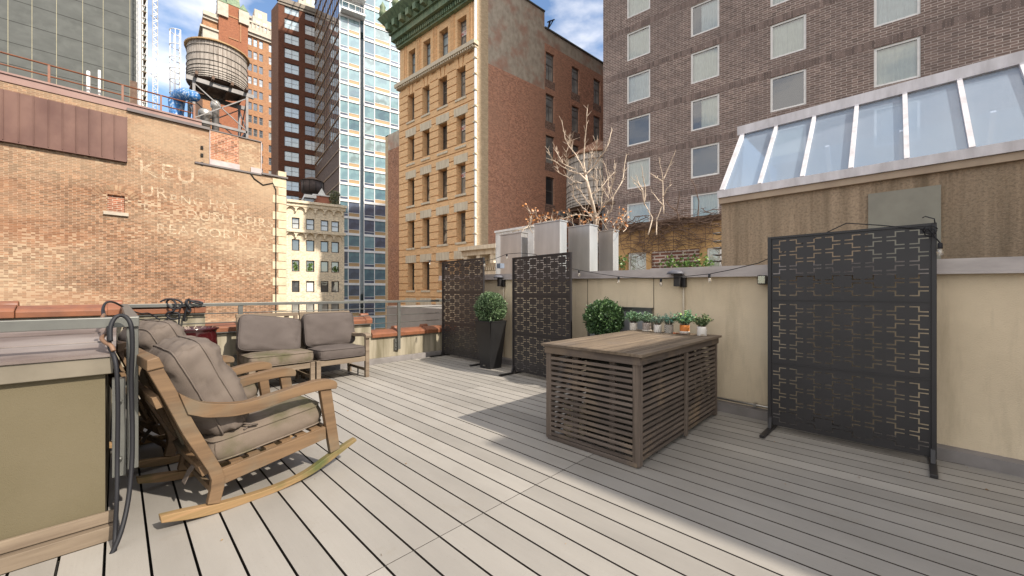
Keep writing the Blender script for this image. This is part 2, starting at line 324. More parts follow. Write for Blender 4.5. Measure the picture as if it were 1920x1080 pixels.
M['red_glaze'] = plain('oxblood_glaze', (0.055, 0.005, 0.006), (0.025, 0.004, 0.005), 0.14, 3, spec=0.8)
M['bolt'] = plain('steel_bolt', (0.4, 0.38, 0.35), rough=0.35, metal=0.9)

# ================================================================ THE SETTING
g = MB().box(-1500, 1500, -1500, 1500, -26.2, -26)
tag(obj('ground', g, plain('city_asphalt', (0.06, 0.058, 0.055), (0.045, 0.043, 0.04), 0.9, 0.2)), None, kind='structure')

# deck: boards run along x, one gap every 0.156 m
DP, DY = 0.1561, atz(1140, 890.7).y
WALL_A, WALL_B = Vector((-7.39, 5.245, 0)), Vector((0.203, 4.59, 0))    # inner face of the stucco wall
def wally(x): return WALL_B.y + (WALL_B.x - x) * (WALL_A.y - WALL_B.y) / (WALL_B.x - WALL_A.x)
dk = MB(); joints = {0: (-1.725,)}
k0 = int(math.floor((-3.2 - DY) / DP)); k1 = int(math.ceil((5.35 - DY) / DP))
for k in range(k0, k1):
    y0, y1 = DY + k * DP + 0.0056, DY + (k + 1) * DP - 0.0056
    if y1 > 0.0: xa = -6.70
    else: xa = -2.93
    xb = 2.45
    cuts = [xa, -1.725, 1.9, xb] if k % 1 == 0 else [xa, xb]
    if y0 > 3.1: cuts = [xa, -4.1, -1.725 + 0.0, 1.9, xb]
    for a, b in zip(cuts[:-1], cuts[1:]):
        if b - a < 0.05: continue
        M_ = None
        dk.box(a + 0.0022, b - 0.0022, y0, y1, -0.024, 0.0)
jt = MB()
for xx, ya_, yb_ in ((-1.725, -3.1, 4.6), (1.9, -3.1, 4.4), (-4.1, 3.15, 5.0)): jt.box(xx - .003, xx + .003, ya_, yb_, -.02, -.002)  # dark strips added in the board joints in place of gap shade
tag(obj('dark_joint_strip', jt, M['dark']), None, kind='structure')
dko = tag(obj('deck', dk, M['deck']), None, kind='structure')
dko.data.materials.append(plain('dark_board_edge', (.045, .034, .024), (.03, .023, .017), .9))      # the boards' brown edges, darkened in place of shade in the gaps
for p_ in dko.data.polygons: p_.material_index = 0 if p_.normal.z > .5 else 1
tag(obj('deck_underlay', MB().box(-6.84, 2.5, -3.3, 5.3, -0.16, -0.05), M['dark']), None, kind='structure')
# the building under the terrace
tag(obj('terrace_building', MB().box(-7.25, 6, -3.9, 5.6, -26, -0.17), brick('terrace_building_brick', (0.3, 0.17, 0.11), (0.25, 0.13, 0.09), (0.3, 0.27, 0.23))),
    'brick building that carries the wooden terrace', 'building')

def wallbox(name, p0, p1, thick, z0, za, zb, mat, parent=None, seg=1):
    """wall from p0 to p1 (its near face), top height going from za to zb"""
    p0, p1 = Vector(p0), Vector(p1); t = (p1 - p0); t.z = 0; n = Vector((-t.y, t.x, 0)).normalized() * thick
    b = [p0 + UP * z0, p1 + UP * z0, p1 + n + UP * z0, p0 + n + UP * z0]
    tt = [p0 + UP * za, p1 + UP * zb, p1 + n + UP * zb, p0 + n + UP * za]
    return MB().hexa([Vector((v.x, v.y, v.z)) for v in b], tt)
# ---- stucco wall with metal coping behind the screens
TL, TR = 1.605, 1.47
def wallz(x): return TL + (TR - TL) * (x + 7.39) / 7.6
w_ = thing('terrace_wall', 'long beige stucco wall with a folded metal coping behind the black screens', 'wall', (-3.5, 5.0, 0))
XR = 2.45
wp0, wp1 = Vector((-7.39, 5.245, 0)), Vector((XR, wally(XR), 0))
obj('stucco_face', wallbox('w', wp0, wp1, 0.3, -0.3, wallz(-7.39), wallz(XR), M['stucco']), M['stucco'], w_, world=True)
off = Vector((-0.086, -1, 0)).normalized()
for (xa, xb, dz, nm) in ((-7.5, -2.2, 0.0, 'coping'), (-2.2, XR, 0.012, 'coping')):
    a, b = Vector((xa, wally(xa), 0)), Vector((xb, wally(xb), 0))
    mb = MB(); a2, b2 = a + off * (0.035 + dz), b + off * (0.035 + dz)
    n = -off * 0.42
    mb.hexa([a2 + UP * (wallz(xa) - 0.01), b2 + UP * (wallz(xb) - 0.01), b2 + n + UP * (wallz(xb) - 0.01), a2 + n + UP * (wallz(xa) - 0.01)],
            [a2 + UP * (wallz(xa) + 0.085 + dz), b2 + UP * (wallz(xb) + 0.085 + dz), b2 + n + UP * (wallz(xb) + 0.10 + dz), a2 + n + UP * (wallz(xa) + 0.10 + dz)])
    a3, b3 = a + off * (0.055 + dz), b + off * (0.055 + dz); n3 = -off * 0.03
    mb.hexa([a3 + UP * (wallz(xa) - 0.022), b3 + UP * (wallz(xb) - 0.022), b3 + n3 + UP * (wallz(xb) - 0.022), a3 + n3 + UP * (wallz(xa) - 0.022)],
            [a3 + UP * (wallz(xa) - 0.008), b3 + UP * (wallz(xb) - 0.008), b3 + n3 + UP * (wallz(xb) - 0.004), a3 + n3 + UP * (wallz(xa) - 0.004)])
    obj(nm, mb, M['flash'], w_, world=True)
jm = MB()
for px in (1102, 1226): # vertical control joints
    x = px; v = ray(px); # cut the wall face
    k = (WALL_B.y + WALL_B.x * 0.0863); s = k / (v.y + 0.0863 * v.x); p = Vector((v.x * s, v.y * s, 0)) + off * 0.002
    t = Vector((-off.y, off.x, 0)); 
    jm.hexa([p - t * .004 + UP * 0.2, p + t * .004 + UP * .2, p + t * .004 + UP * .2 + off * .002, p - t * .004 + UP * .2 + off * .002],
            [p - t * .004 + UP * 1.5, p + t * .004 + UP * 1.5, p + t * .004 + UP * 1.5 + off * .002, p - t * .004 + UP * 1.5 + off * .002])
obj('control_joint', jm, plain('dark_joint_sealant', (0.10, 0.085, 0.06)), w_, world=True)  # sealant is a plain dark colour
def onwall(px, py, o_=0.0):
    v = ray(px, py); k = WALL_B.y + WALL_B.x * 0.0863; s = k / (v.y + 0.0863 * v.x)
    return EYE + v * s + off * o_
WT = Vector((-off.y, off.x, 0)); WT = WT if WT.dot(RT) > 0 else -WT            # along the wall, left to right
def wall_frame(p): # matrix: x along wall, y into wall, z up
    m = Matrix((( WT.x, -off.x, 0, p.x), (WT.y, -off.y, 0, p.y), (0, 0, 1, p.z), (0, 0, 0, 1))); return m
# curb strip and pipe at the wall's foot
cb = MB()
for a, b in ((-7.3, 2.45),):
    pa, pb = Vector((a, wally(a), 0)), Vector((b, wally(b), 0))
    cb.hexa([pa + off * .085 + UP * -.02, pb + off * .085 + UP * -.02, pb + UP * -.02, pa + UP * -.02], [pa + off * .085 + UP * .09, pb + off * .085 + UP * .09, pb + UP * .1, pa + UP * .1])
tag(obj('wall_curb', cb, M['curb']), None, kind='structure')
pp = thing('floor_pipe', 'thin shiny metal pipe running along the foot of the beige stucco wall', 'pipe', onwall(1400, 765) * 1)
mb = MB(); a, b = Vector((-1.9, wally(-1.9), .135)) + off * .05, Vector((-0.3, wally(-0.3), .135)) + off * .05
mb.tube([a, (a + b) / 2, b], 0.011); obj('tube', mb, M['bolt'], pp, world=True)
mb = MB()
for k in (0.2, 0.55, 0.85):
    q = a.lerp(b, k); mb.box(q.x - .012, q.x + .012, q.y - .02, q.y + .04, q.z - .018, q.z + .018)
obj('pipe_clip', mb, M['bolt'], pp, world=True)
# access panel in the wall, behind the table
pn = thing('wall_access_panel', 'grey metal access panel set in the stucco wall behind the wooden table', 'panel', M=wall_frame(onwall(1104, 575)))
pw = (onwall(1224, 575) - onwall(1104, 575)).length; zt = onwall(1104, 575).z; ph = zt - 0.35
fm = MB()
fm.box(0, pw, -.035, 0, -.03, 0); fm.box(0, .03, -.03, 0, -ph, -.03); fm.box(pw - .03, pw, -.03, 0, -ph, -.03); fm.box(-.01, pw + .01, -.05, 0, 0.002, .014)
obj('panel_frame', fm, M['rail'], pn); obj('panel_sheet', MB().box(.03, pw - .03, -.012, 0, -ph, -.03), plain('blue_grey_sheet', (0.30, 0.305, 0.315), rough=.5), pn)

# ---- parapet with terracotta coping, three heights
PX0 = -6.85
pr = thing('parapet', 'low stained stucco parapet with stepped red terracotta coping under the grey railing', 'parapet', (-7, 2, 0))
for (ya, yb, z) in ((-1.6, 0.86, 1.03), (0.86, 3.27, 0.745), (3.27, 5.2, 0.475)):
    obj('stucco_block', MB().box(PX0 - .3, PX0, ya, yb, -.25, z), M['stucco_dirty'], pr, world=True)
    n = max(1, round((yb - ya) / 0.72)); L = (yb - ya) / n
    for i in range(n):
        mb = MB(); y0 = ya + i * L + .003; y1 = y0 + L - .006
        prof = [(PX0 + .055, z - .005), (PX0 + .06, z + .06), (PX0 + .03, z + .085), (PX0 - .1, z + .125), (PX0 - .2, z + .125), (PX0 - .33, z + .085), (PX0 - .36, z - .005)]
        vs = [(x, y0, zz) for x, zz in prof] + [(x, y1, zz) for x, zz in prof]; k = len(prof)
        mb.add(vs, [tuple(range(k - 1, -1, -1)), tuple(range(k, 2 * k))] + [(j, (j + 1) % k, k + (j + 1) % k, k + j) for j in range(k)])
        # raised collar and knob over the joint
        pr2 = [(x + (.012 if j == 0 or j == 1 else (-.012 if j == k - 1 else 0)), zz + (.014 if 0 < j < k - 1 else 0)) for j, (x, zz) in enumerate(prof)]
        yc = y1 - .12
        vs = [(x, yc, zz) for x, zz in pr2] + [(x, y1 + .002, zz) for x, zz in pr2]
        mb.add(vs, [tuple(range(k - 1, -1, -1)), tuple(range(k, 2 * k))] + [(j, (j + 1) % k, k + (j + 1) % k, k + j) for j in range(k)])
        mb.tube([(PX0 - .15, yc - .02, z + .125), (PX0 - .15, y1 + .01, z + .125)], .055, 12)
        obj('coping_tile', mb, M['terra'], pr, world=True, bevel=.006)
obj('curb_tiles', MB().box(PX0 + .002, PX0 + .085, 0.3, 5.1, -.02, .085), M['curb'], pr, world=True, bevel=.004)
# return wall on the left with its broad metal-topped cap, ending in the pier near the camera
rw = thing('return_wall', 'broad stucco wall with a sheet metal top and wooden skirting at the left of the terrace', 'wall', (-3.0, -.4, 0))
obj('stucco_block', MB().box(-6.55, -2.99, -3.3, -.045, -.25, .885), plain('olive_stucco', (0.125, 0.103, 0.062), (0.105, 0.086, 0.048), .9, 1.5, bmp=.5, bscale=260, bdist=.004), rw, world=True)
obj('cap_fascia', MB().box(-6.6, -2.955, -3.3, -.015, .872, .962), M['capside'], rw, world=True, bevel=.004)
cm = MB().box(-6.62, -2.945, -3.3, -.005, .963, .978)
for x in (-3.7, -4.55, -5.5): cm.box(x, x + .03, -3.3, -.005, .979, .986)
obj('cap_sheet', cm, M['capwood'], rw, world=True)
sk = MB().box(-2.985, -2.93, -3.3, -.0, .0, .075); sk.box(-2.985, -2.965, -3.3, -.0, .08, .14)
obj('skirting_board', sk, M['teak_grey'], rw, world=True, bevel=.004)

# ---- railing
rl = thing('railing', 'grey painted steel railing with thin horizontal bars along the parapet', 'railing', (-6.78, 3.8, 0))
RX, RZ = -6.79, 1.135
obj('top_rail', MB().box(RX - .028, RX + .028, .07, 5.0, RZ - .022, RZ + .022), M['rail'], rl, world=True, bevel=.003)
for z in (1.01, .88, .735): obj('bar', MB().tube([(RX, .07, z), (RX, 2.5, z), (RX, 5.0, z)], .0075, 8), M['rail'], rl, world=True)
for y, z0 in ((0.10, .5), (1.26, .2), (2.36, .2), (3.80, .22)):
    obj('post', MB().box(RX - .02, RX + .02, y - .028, y + .028, z0, RZ - .022), M['rail'], rl, world=True, bevel=.003)
    bm_ = MB().box(RX - .06, RX - .022, y - .075, y + .005, z0 - .02, z0 + .2)
    for zz in (z0 + .04, z0 + .14): bm_.tube([(RX - .022, y - .05, zz), (RX - .005, y - .05, zz)], .012, 6)
    obj('bracket', bm_, M['rail'], rl, world=True)
obj('top_rail', MB().box(RX + .03, -3.1, .035, .09, RZ - .028, RZ + .028), M['rail'], rl, world=True, bevel=.003)
obj('top_rail', MB().box(-3.12, -3.065, -3.2, .088, RZ - .027, RZ + .029), M['rail'], rl, world=True, bevel=.003)
obj('post', MB().box(-3.135, -3.085, .036, .086, .30, RZ - .03), M['rail'], rl, world=True, bevel=.003)
bm_ = MB().box(-3.15, -3.07, -.02, .034, .28, .82)
for zz in (.38, .70): bm_.tube([(-3.07, .01, zz), (-3.05, .01, zz)], .012, 6)
obj('bracket', bm_, M['rail'], rl, world=True)
for y in (-1.5, -3.0): obj('post', MB().box(-3.115, -3.07, y - .02, y + .02, .98, RZ - .03), M['rail'], rl, world=True)

# ================================================================ BUILDINGS
class Wall:
    """a vertical wall plane: photo column px at view depth w, running towards the vanishing column vp; s runs left to right"""
    def __init__(s, px, w, vp):
        s.P = atw(px, YH, w); s.P.z = 0
        t = ray(vp); t.z = 0; t.normalize(); s.t = t if t.dot(RT) > 0 else -t
        s.n = s.t.cross(UP).normalized()                     # outward
    def w(s, px):
        v = ray(px); k = (s.P - Vector((0, 0, 0))).dot(s.n) / v.dot(s.n); return k
    def s_(s, px): return (ray(px) * s.w(px) - s.P + UP * 0).dot(s.t)
    def z(s, px, py): return H + (YH - py) / F * s.w(px)
    def M(s, s0=0.0, z=0.0, out=0.0):
        p = s.P + s.t * s0 + s.n * out; i = -s.n
        return Matrix(((s.t.x, i.x, 0, p.x), (s.t.y, i.y, 0, p.y), (0, 0, 1, z), (0, 0, 0, 1)))
def holes(s0, s1, z0, z1, ops, depth=0.25, mb=None):
    """wall face in the frame of the wall (x along, y inwards) with real openings and their reveals"""
    mb = mb or MB(); xs = sorted({s0, s1} | {o[0] for o in ops} | {o[1] for o in ops}); zs = sorted({z0, z1} | {o[2] for o in ops} | {o[3] for o in ops})
    xs = [x for x in xs if s0 <= x <= s1]; zs = [z for z in zs if z0 <= z <= z1]
    for j in range(len(zs) - 1):
        run = None
        for i in range(len(xs) - 1):
            cx, cz = (xs[i] + xs[i + 1]) / 2, (zs[j] + zs[j + 1]) / 2
            solid = not any(o[0] < cx < o[1] and o[2] < cz < o[3] for o in ops)
            if solid and run is None: run = xs[i]
            if run is not None and (not solid or i == len(xs) - 2):
                e = xs[i + 1] if solid else xs[i]
                mb.quad((run, 0, zs[j]), (e, 0, zs[j]), (e, 0, zs[j + 1]), (run, 0, zs[j + 1])); run = None
    for a, b, c, d in ops:
        mb.quad((a, 0, c), (a, 0, d), (a, depth, d), (a, depth, c)); mb.quad((b, 0, d), (b, 0, c), (b, depth, c), (b, depth, d))
        mb.quad((a, 0, d), (b, 0, d), (b, depth, d), (a, depth, d)); mb.quad((b, 0, c), (a, 0, c), (a, depth, c), (b, depth, c))
    return mb
_wm = {}
def window(parent, wall, s, z, w, h, frame, pane, kind='sash', depth=0.18, fw=0.06, key=None):
    """one window: frame part with a pane sub-part, origin at its lower left corner; meshes shared between copies"""
    k = (kind, round(w, 2), round(h, 2), frame.name, fw)
    if k not in _wm:
        fm = MB(); t = .07
        fm.box(0, fw, 0, t, 0, h); fm.box(w - fw, w, 0, t, 0, h); fm.box(fw, w - fw, 0, t, 0, fw); fm.box(fw, w - fw, 0, t, h - fw, h)
        if kind in ('sash', 'pair', 'transom'): pass
        if kind == 'sash': fm.box(fw, w - fw, .01, t - .005, h * .5 - fw * .4, h * .5 + fw * .4)
        if kind == 'pair':
            fm.box(w / 2 - fw * .5, w / 2 + fw * .5, .008, t - .005, fw, h - fw)
            fm.box(fw, w / 2 - fw * .5, .014, t - .005, h * .5 - fw * .3, h * .5 + fw * .3); fm.box(w / 2 + fw * .5, w - fw, .014, t - .005, h * .5 - fw * .3, h * .5 + fw * .3)
        if kind == 'transom':
            fm.box(fw, w - fw, .01, t - .005, h * .58, h * .58 + fw); fm.box(w / 2 - fw * .4, w / 2 + fw * .4, .014, t - .005, fw, h * .58)
            fm.box(fw, w - fw, .012, t - .005, h * .85, h * .85 + fw * .5)
        if kind == 'curtain': fm.box(w * .36, w * .36 + fw, .01, t, fw, h - fw); fm.box(w * .75, w * .75 + fw, .01, t, fw, h - fw)
        _wm[k] = fm.mesh('window', frame)
    q = (round(w, 2), round(h, 2), pane.name, fw)
    if q not in _wm: _wm[q] = MB().quad((fw, .045, fw), (w - fw, .045, fw), (w - fw, .045, h - fw), (fw, .045, h - fw)).mesh('pane', pane)
    o = obj('window', _wm[k], frame, parent, M=wall.M(s, z, -depth)); obj('pane', _wm[q], pane, o)
    return o
def shell(parent, corners, z0, z1, mat, roof=None, name='wall'):
    """side, back walls and the roof of a building from its plan (world xy points)"""
    mb = MB(); n = len(corners); c = [Vector((p.x, p.y, 0)) for p in corners]
    for i in range(n):
        a, b = c[i], c[(i + 1) % n]; mb.quad(a + UP * z0, b + UP * z0, b + UP * z1, a + UP * z1)
    obj(name, mb, mat, parent, world=True)
    mb = MB(); mb.add([p + UP * z1 for p in c], [tuple(range(n))]); obj('roof', mb, roof or mat, parent, world=True)
tar = plain('roof_tar', (0.09, 0.085, 0.08), (0.06, 0.058, 0.055), .9, 1)
GZ = -26
pane_dark = glassy('dark_window_glass', (0.03, 0.035, 0.04), 0.10)
pane_sky = glassy('painted_sky_glass', (0.26, 0.37, 0.43), 0.15, (0.36, 0.46, 0.50))  # pale blue base colour stands in for reflected sky
pane_blind = glassy('glass_over_pale_blind', (0.34, 0.34, 0.31), 0.12, (0.2, 0.2, 0.19))
pane_curtain = glassy('glass_over_cream_curtain', (0.46, 0.48, 0.42), 0.10, (0.38, 0.41, 0.36), stripes=3.0, rough=.02)
pane_streak = glassy('glass_with_painted_reflection', (0.04, 0.045, 0.05), .16, (0.45, 0.42, 0.35), scale=1.4); pane_warm = glassy('glass_with_half_blind', (0.05, 0.045, 0.04), .1, (0.22, 0.19, 0.15), scale=.9)  # the first pane's pale reflection is painted into its colour
pane_curtain2 = glassy('glass_over_grey_curtain', (0.40, 0.45, 0.46), 0.14, (0.30, 0.36, 0.38), stripes=3.4, rough=.02)
pane_halfblue = glassy('blue_glass_with_curtain', (0.08, 0.19, 0.30), 0.22, (0.16, 0.28, 0.38), rough=.02)

# ---- the big brown brick block on the right
h = Wall(1500, 19.8, 30); HB = thing('brown_brick_block', 'large brown grey brick building with white framed square windows on the right', 'building', M=h.M())
hm = brick('brown_grey_brick', (0.215, 0.150, 0.128), (0.155, 0.112, 0.098), (0.46, 0.39, 0.345), row=.115, wid=.40, msize=.014, dark=.24, stain=(.15, .118, .108), sfac=.45, sscale=.35)
s0, s1 = h.s_(1131), h.s_(1945)
cols = [(h.s_(1175.2), h.s_(1218)), (h.s_(1295.0), h.s_(1348.6)), (h.s_(1444.2), h.s_(1511.8)), (h.s_(1638.5), h.s_(1729))]
pitch = cols[3][0] - cols[2][0]; cw = sum(b - a for a, b in cols) / 4
for k in (1,): cols.append((cols[3][0] + pitch * k, cols[3][0] + pitch * k + cw))
cols = [c for c in cols if c[0] + cw < s1 - .3]
zb = [h.z(1175.2, y) for y in (35.5, 116.5, 195.6, 275, 355.3)]; fp = (zb[0] - zb[4]) / 4
wh = h.z(1175.2, 143.2) - h.z(1175.2, 195.6)
rows = [zb[0] - fp * k for k in range(-4, 7)]
ops = [(c[0], c[0] + cw, z, z + wh) for c in cols for z in rows]
HTOP = 63.5
obj('brick_wall', holes(s0, s1, GZ, HTOP, ops, .16), hm, HB)
sm = MB()
for z in rows: # soldier courses over each row of windows
    zt = z + wh; x = s0 + .25
    while x < s1 - .2 and z < 24: sm.box(x, x + .098, -.004, .01, zt + .03, zt + .36); x += .118
obj('soldier_course', sm, plain('soldier_bricks', (0.20, 0.145, 0.125), (0.145, 0.108, 0.096), .85, 3, island=.3), HB)
e0 = h.P + h.t * s0; e1 = h.P + h.t * s1; bk = -h.n * 30
mb = MB()
for a, b in ((e0 + bk, e0), (e1, e1 + bk), (e1 + bk, e0 + bk)): mb.quad(a + UP * GZ, b + UP * GZ, b + UP * HTOP, a + UP * HTOP)
obj('side_wall', mb, hm, HB, world=True); mb = MB(); mb.quad(*[p + UP * HTOP for p in (e0, e1, e1 + bk, e0 + bk)]); obj('roof', mb, tar, HB, world=True)
wf = plain('white_window_frame', (0.78, 0.765, 0.74), (0.68, 0.66, 0.64), .5, 4)
# hotel-like windows: clear glass, a pleated curtain drawn part of the way, a dark room behind
_m, _n, _l, _b = new_mat('clear_window_glass'); _t = _n.new('ShaderNodeBsdfTransparent'); _t.inputs[0].default_value = (.9, .96, .96, 1); _g = _n.new('ShaderNodeBsdfGlossy'); _g.inputs['Roughness'].default_value = .02
_bp = _n.new('ShaderNodeBump'); _bp.inputs['Strength'].default_value = .08; _bp.inputs['Distance'].default_value = .04; _l.new(noise_fac(_n, _l, coords(_n, _l), 1.3, 2, 0, 1), _bp.inputs['Height']); _l.new(_bp.outputs[0], _g.inputs['Normal'])
_x = _n.new('ShaderNodeMixShader'); _fr = _n.new('ShaderNodeFresnel'); _fr.inputs['IOR'].default_value = 1.5; _a = _n.new('ShaderNodeMath'); _a.operation = 'ADD'; _a.inputs[1].default_value = .16; _l.new(_fr.outputs[0], _a.inputs[0]); _l.new(_a.outputs[0], _x.inputs[0])
_l.new(_t.outputs[0], _x.inputs[1]); _l.new(_g.outputs[0], _x.inputs[2]); _l.new(_x.outputs[0], _n['Material Output'].inputs['Surface']); pane_clear = _m
cur1 = plain('cream_curtain', (.86, .86, .74), (.76, .76, .65), .9, 3); cur2 = plain('grey_sheer_curtain', (.76, .82, .82), (.66, .72, .72), .9, 3); room = plain('dark_room', (.035, .04, .045), rough=.9)
def curtain(w, h_, a, b):
    mb = MB(); n = max(4, int((b - a) / .07)); pts = [(a + (b - a) * i / n, .16 + (.03 if i % 2 else -.01) + random.uniform(-.008, .008)) for i in range(n + 1)]
    for (x0, y0), (x1, y1) in zip(pts[:-1], pts[1:]): mb.quad((x0, y0, .02), (x1, y1, .02), (x1, y1, h_ - .02), (x0, y0, h_ - .02))
    return mb
cov = {'full': (.03, .97), 'right': (.36, .97), 'left': (.03, .62), 'none': None, 'blue': None}
pk = ['full full full none full full right'.split(), 'right right full right none full none'.split(), 'full full full none full right full'.split(), 'full right full full none full right'.split()]
cm_ = {}
for i, c in enumerate(cols):
    for j, z in enumerate(rows):
        if -6 < z < 23:
            o = window(HB, h, c[0], z, cw, wh, wf, pane_clear, 'plain', .06, .10)
            k_ = pk[i % 4][(j - 4) % 7]; m_ = cur1 if (i + j) % 3 else cur2
            if cov[k_]:
                key = (k_, m_.name)
                if key not in cm_: cm_[key] = curtain(cw, wh, cw * cov[k_][0], cw * cov[k_][1]).mesh('curtain', m_)
                obj('curtain', cm_[key], None, o)
            if 'room' not in cm_: cm_['room'] = MB().quad((0, .55, 0), (cw, .55, 0), (cw, .55, wh), (0, .55, wh)).quad((0, .08, 0), (0, .55, 0), (0, .55, wh), (0, .08, wh)).quad((cw, .55, 0), (cw, .08, 0), (cw, .08, wh), (cw, .55, wh)).quad((0, .08, wh), (0, .55, wh), (cw, .55, wh), (cw, .08, wh)).quad((0, .55, 0), (0, .08, 0), (cw, .08, 0), (cw, .55, 0)).mesh('dark_room', room)
            obj('dark_room', cm_['room'], None, o)
HL = e0

# ---- tan building with green copper cornice
t_ = Wall(893, 31, 75); TB = thing('tan_office_building', 'tall tan brick building with a green copper cornice and banded window piers', 'building', M=t_.M())
tanb = brick('tan_roman_brick', (0.80, 0.505, 0.265), (0.70, 0.43, 0.22), (0.72, 0.47, 0.27), row=.07, wid=.4, msize=.006, dark=.14, stain=(.66, .41, .22), sfac=.4, sscale=.2)
redb = brick('red_side_brick', (0.54, 0.25, 0.155), (0.42, 0.19, 0.125), (0.50, 0.35, 0.26), row=.09, wid=.26, msize=.010, dark=.28, stain=(.44, .25, .17), sfac=.5, sscale=.18)
paleb = brick('cream_return_brick', (0.56, 0.43, 0.28), (0.50, 0.37, 0.24), (0.46, 0.36, 0.26), row=.09, wid=.3, msize=.006, dark=.12)
cement = streaky('cement_render', (0.50, 0.43, 0.345), (0.36, 0.30, 0.24), (0.40, 0.21, 0.15), 1.2, .8, bmp=.2)
stone = streaky('limestone_trim', (0.66, 0.57, 0.43), (0.50, 0.41, 0.30), None, 6, .5, bmp=.15)
sl = t_.s_(750); TTOP = t_.z(893, -32)
tc_ = [(766, 778.5), (793.5, 807), (823.5, 840), (857.5, 874.5)]       # window columns between jambs
tcs = [(t_.s_(a), t_.s_(b)) for a, b in tc_]
zs = [t_.z(858.5, y) for y in (99, 188.3, 276.5, 365, 454.5)]; fpt = (zs[0] - zs[4]) / 4   # sills under the rightmost column
sills = [zs[0] - fpt * k for k in range(0, 12)]
wht = t_.z(858.5, 220) - t_.z(858.5, 276.5)
ops = []
for a, b in tcs:
    for k, z in enumerate(sills):
        ops.append((a, b, z, z + wht * (1.10 if k == 0 else 1.0)))
obj('brick_front', holes(sl, 0, GZ, TTOP, ops, .62), tanb, TB)
bnd = MB(); trim = MB(); belt = MB()
zbelt = sills[0] - .02
# rusticated piers: raised bands between grooves
piers = [(sl, tcs[0][0])] + [(tcs[i][1], tcs[i + 1][0]) for i in range(3)] + [(tcs[3][1], 0)]
z = sills[-1] - 1
while z < zbelt - .9:
    full = any(sz - 1.05 < z + .2 < sz - .15 for sz in sills)
    if full: bnd.box(sl - .0, 0.0, -.11, .004, z + .0, z + .56)
    else:
        for a, b in piers: bnd.box(a + .0, b - .0, -.11, .004, z, z + .56)
    z += .635
obj('rusticated_bands', bnd, tanb, TB)
for k, zz in enumerate(sills[1:]):
    for a, b in tcs:
        obj('window_sill', MB().box(a - .12, b + .12, -.18, .3, zz - .2, zz - .02), stone, TB)
        if k == 0: # splayed voussoirs of the arched row
            for q in (-1.0, 0, 1.0):
                cx = (a + b) / 2 + q * .42; vm_ = MB(); vm_.hexa([(cx - .17, -.10, zz + wht + .02), (cx + .17, -.10, zz + wht + .02), (cx + .17, .02, zz + wht + .02), (cx - .17, .02, zz + wht + .02)],
                          [(cx + q * .22 - .24, -.10, zz + wht + 1.0), (cx + q * .22 + .24, -.10, zz + wht + 1.0), (cx + q * .22 + .24, .02, zz + wht + 1.0), (cx + q * .22 - .24, .02, zz + wht + 1.0)]); obj('keystone', vm_, tanb, TB)
        else: obj('stone_lintel', MB().box(a - .28, b + .28, -.14, .02, zz + wht + .03, zz + wht + .72), stone, TB)
tr2 = MB()
for a, b in tcs: # recessed panel frames on the top storey
    for x0, x1 in ((a - .42, a - .34), (b + .34, b + .42), (a - .66, a - .58), (b + .58, b + .66)): tr2.box(x0, x1, -.06, .01, zbelt + .2, sills[0] + wht * 1.1 + .7)
    tr2.box(a - .66, b + .66, -.06, .008, sills[0] + wht * 1.1 + .7, sills[0] + wht * 1.1 + .78)
obj('panel_moulding', tr2, tanb, TB)
belt.box(sl - .25, .25, -.5, .03, zbelt - .32, zbelt); belt.box(sl - .15, .15, -.32, .03, zbelt - .5, zbelt - .32)
x = sl
while x < 0: belt.box(x, x + .14, -.44, -.3, zbelt - .5, zbelt - .33); x += .27
obj('belt_course', belt, stone, TB)
copper = streaky('green_copper', (0.20, 0.27, 0.165), (0.10, 0.145, 0.09), (0.26, 0.28, 0.17), 2, .6, .6, .2)
cn = MB(); zc = t_.z(751, 92)
cn.box(sl - .1, .1, -.35, .02, zc - .1, zc + .45); cn.box(sl - .3, .3, -.8, .02, zc + .45, zc + 1.0)
cn.hexa([(sl - .6, -1.3, zc + 1.75), (.6, -1.3, zc + 1.75), (.6, .02, zc + 1.75), (sl - .6, .02, zc + 1.75)], [(sl - .95, -1.9, zc + 2.3), (.95, -1.9, zc + 2.3), (.95, .02, zc + 2.3), (sl - .95, .02, zc + 2.3)])
cn.box(sl - .4, .4, -1.0, .02, zc + 1.0, zc + 1.75); cn.box(sl - .85, .85, -1.75, .02, zc + 2.3, zc + 2.55)
x = sl
while x < .1: cn.box(x, x + .13, -.52, -.34, zc + .05, zc + .42); x += .27
x = sl - .2
while x < .4: cn.box(x, x + .42, -1.5, -.98, zc + 1.15, zc + 1.72); x += 1.05
x = sl - .6
while x < .6: # acroteria along the edge
    cn.lathe([(.10, 0), (.30, .12), (.36, .4), (.22, .75), (.3, .95), (.12, 1.25), (.02, 1.5)], (x, -1.5, zc + 2.55), 8); x += 2.1
obj('copper_cornice', cn, copper, TB)
fr_d = plain('dark_sash_frame', (0.06, 0.052, 0.045), rough=.5); fr_g = plain('grey_sash_frame', (0.17, 0.155, 0.14), rough=.5)
for i, (a, b) in enumerate(tcs):
    for k, z in enumerate(sills):
        hh = wht * (1.10 if k == 0 else 1)
        kd = 'transom' if (i == 3 or k < 2) else 'sash'
        pn_ = pane_blind if (i == 3 and k not in (4, 5)) else (pane_sky if (k == 0 or i % 2 and k == 1) else [pane_dark, pane_dark, pane_streak, pane_warm][(i * 5 + k * 3) % 4])
        window(TB, t_, a, z, b - a, hh, fr_g if kd == 'transom' else fr_d, pn_, kd, .45, .09)
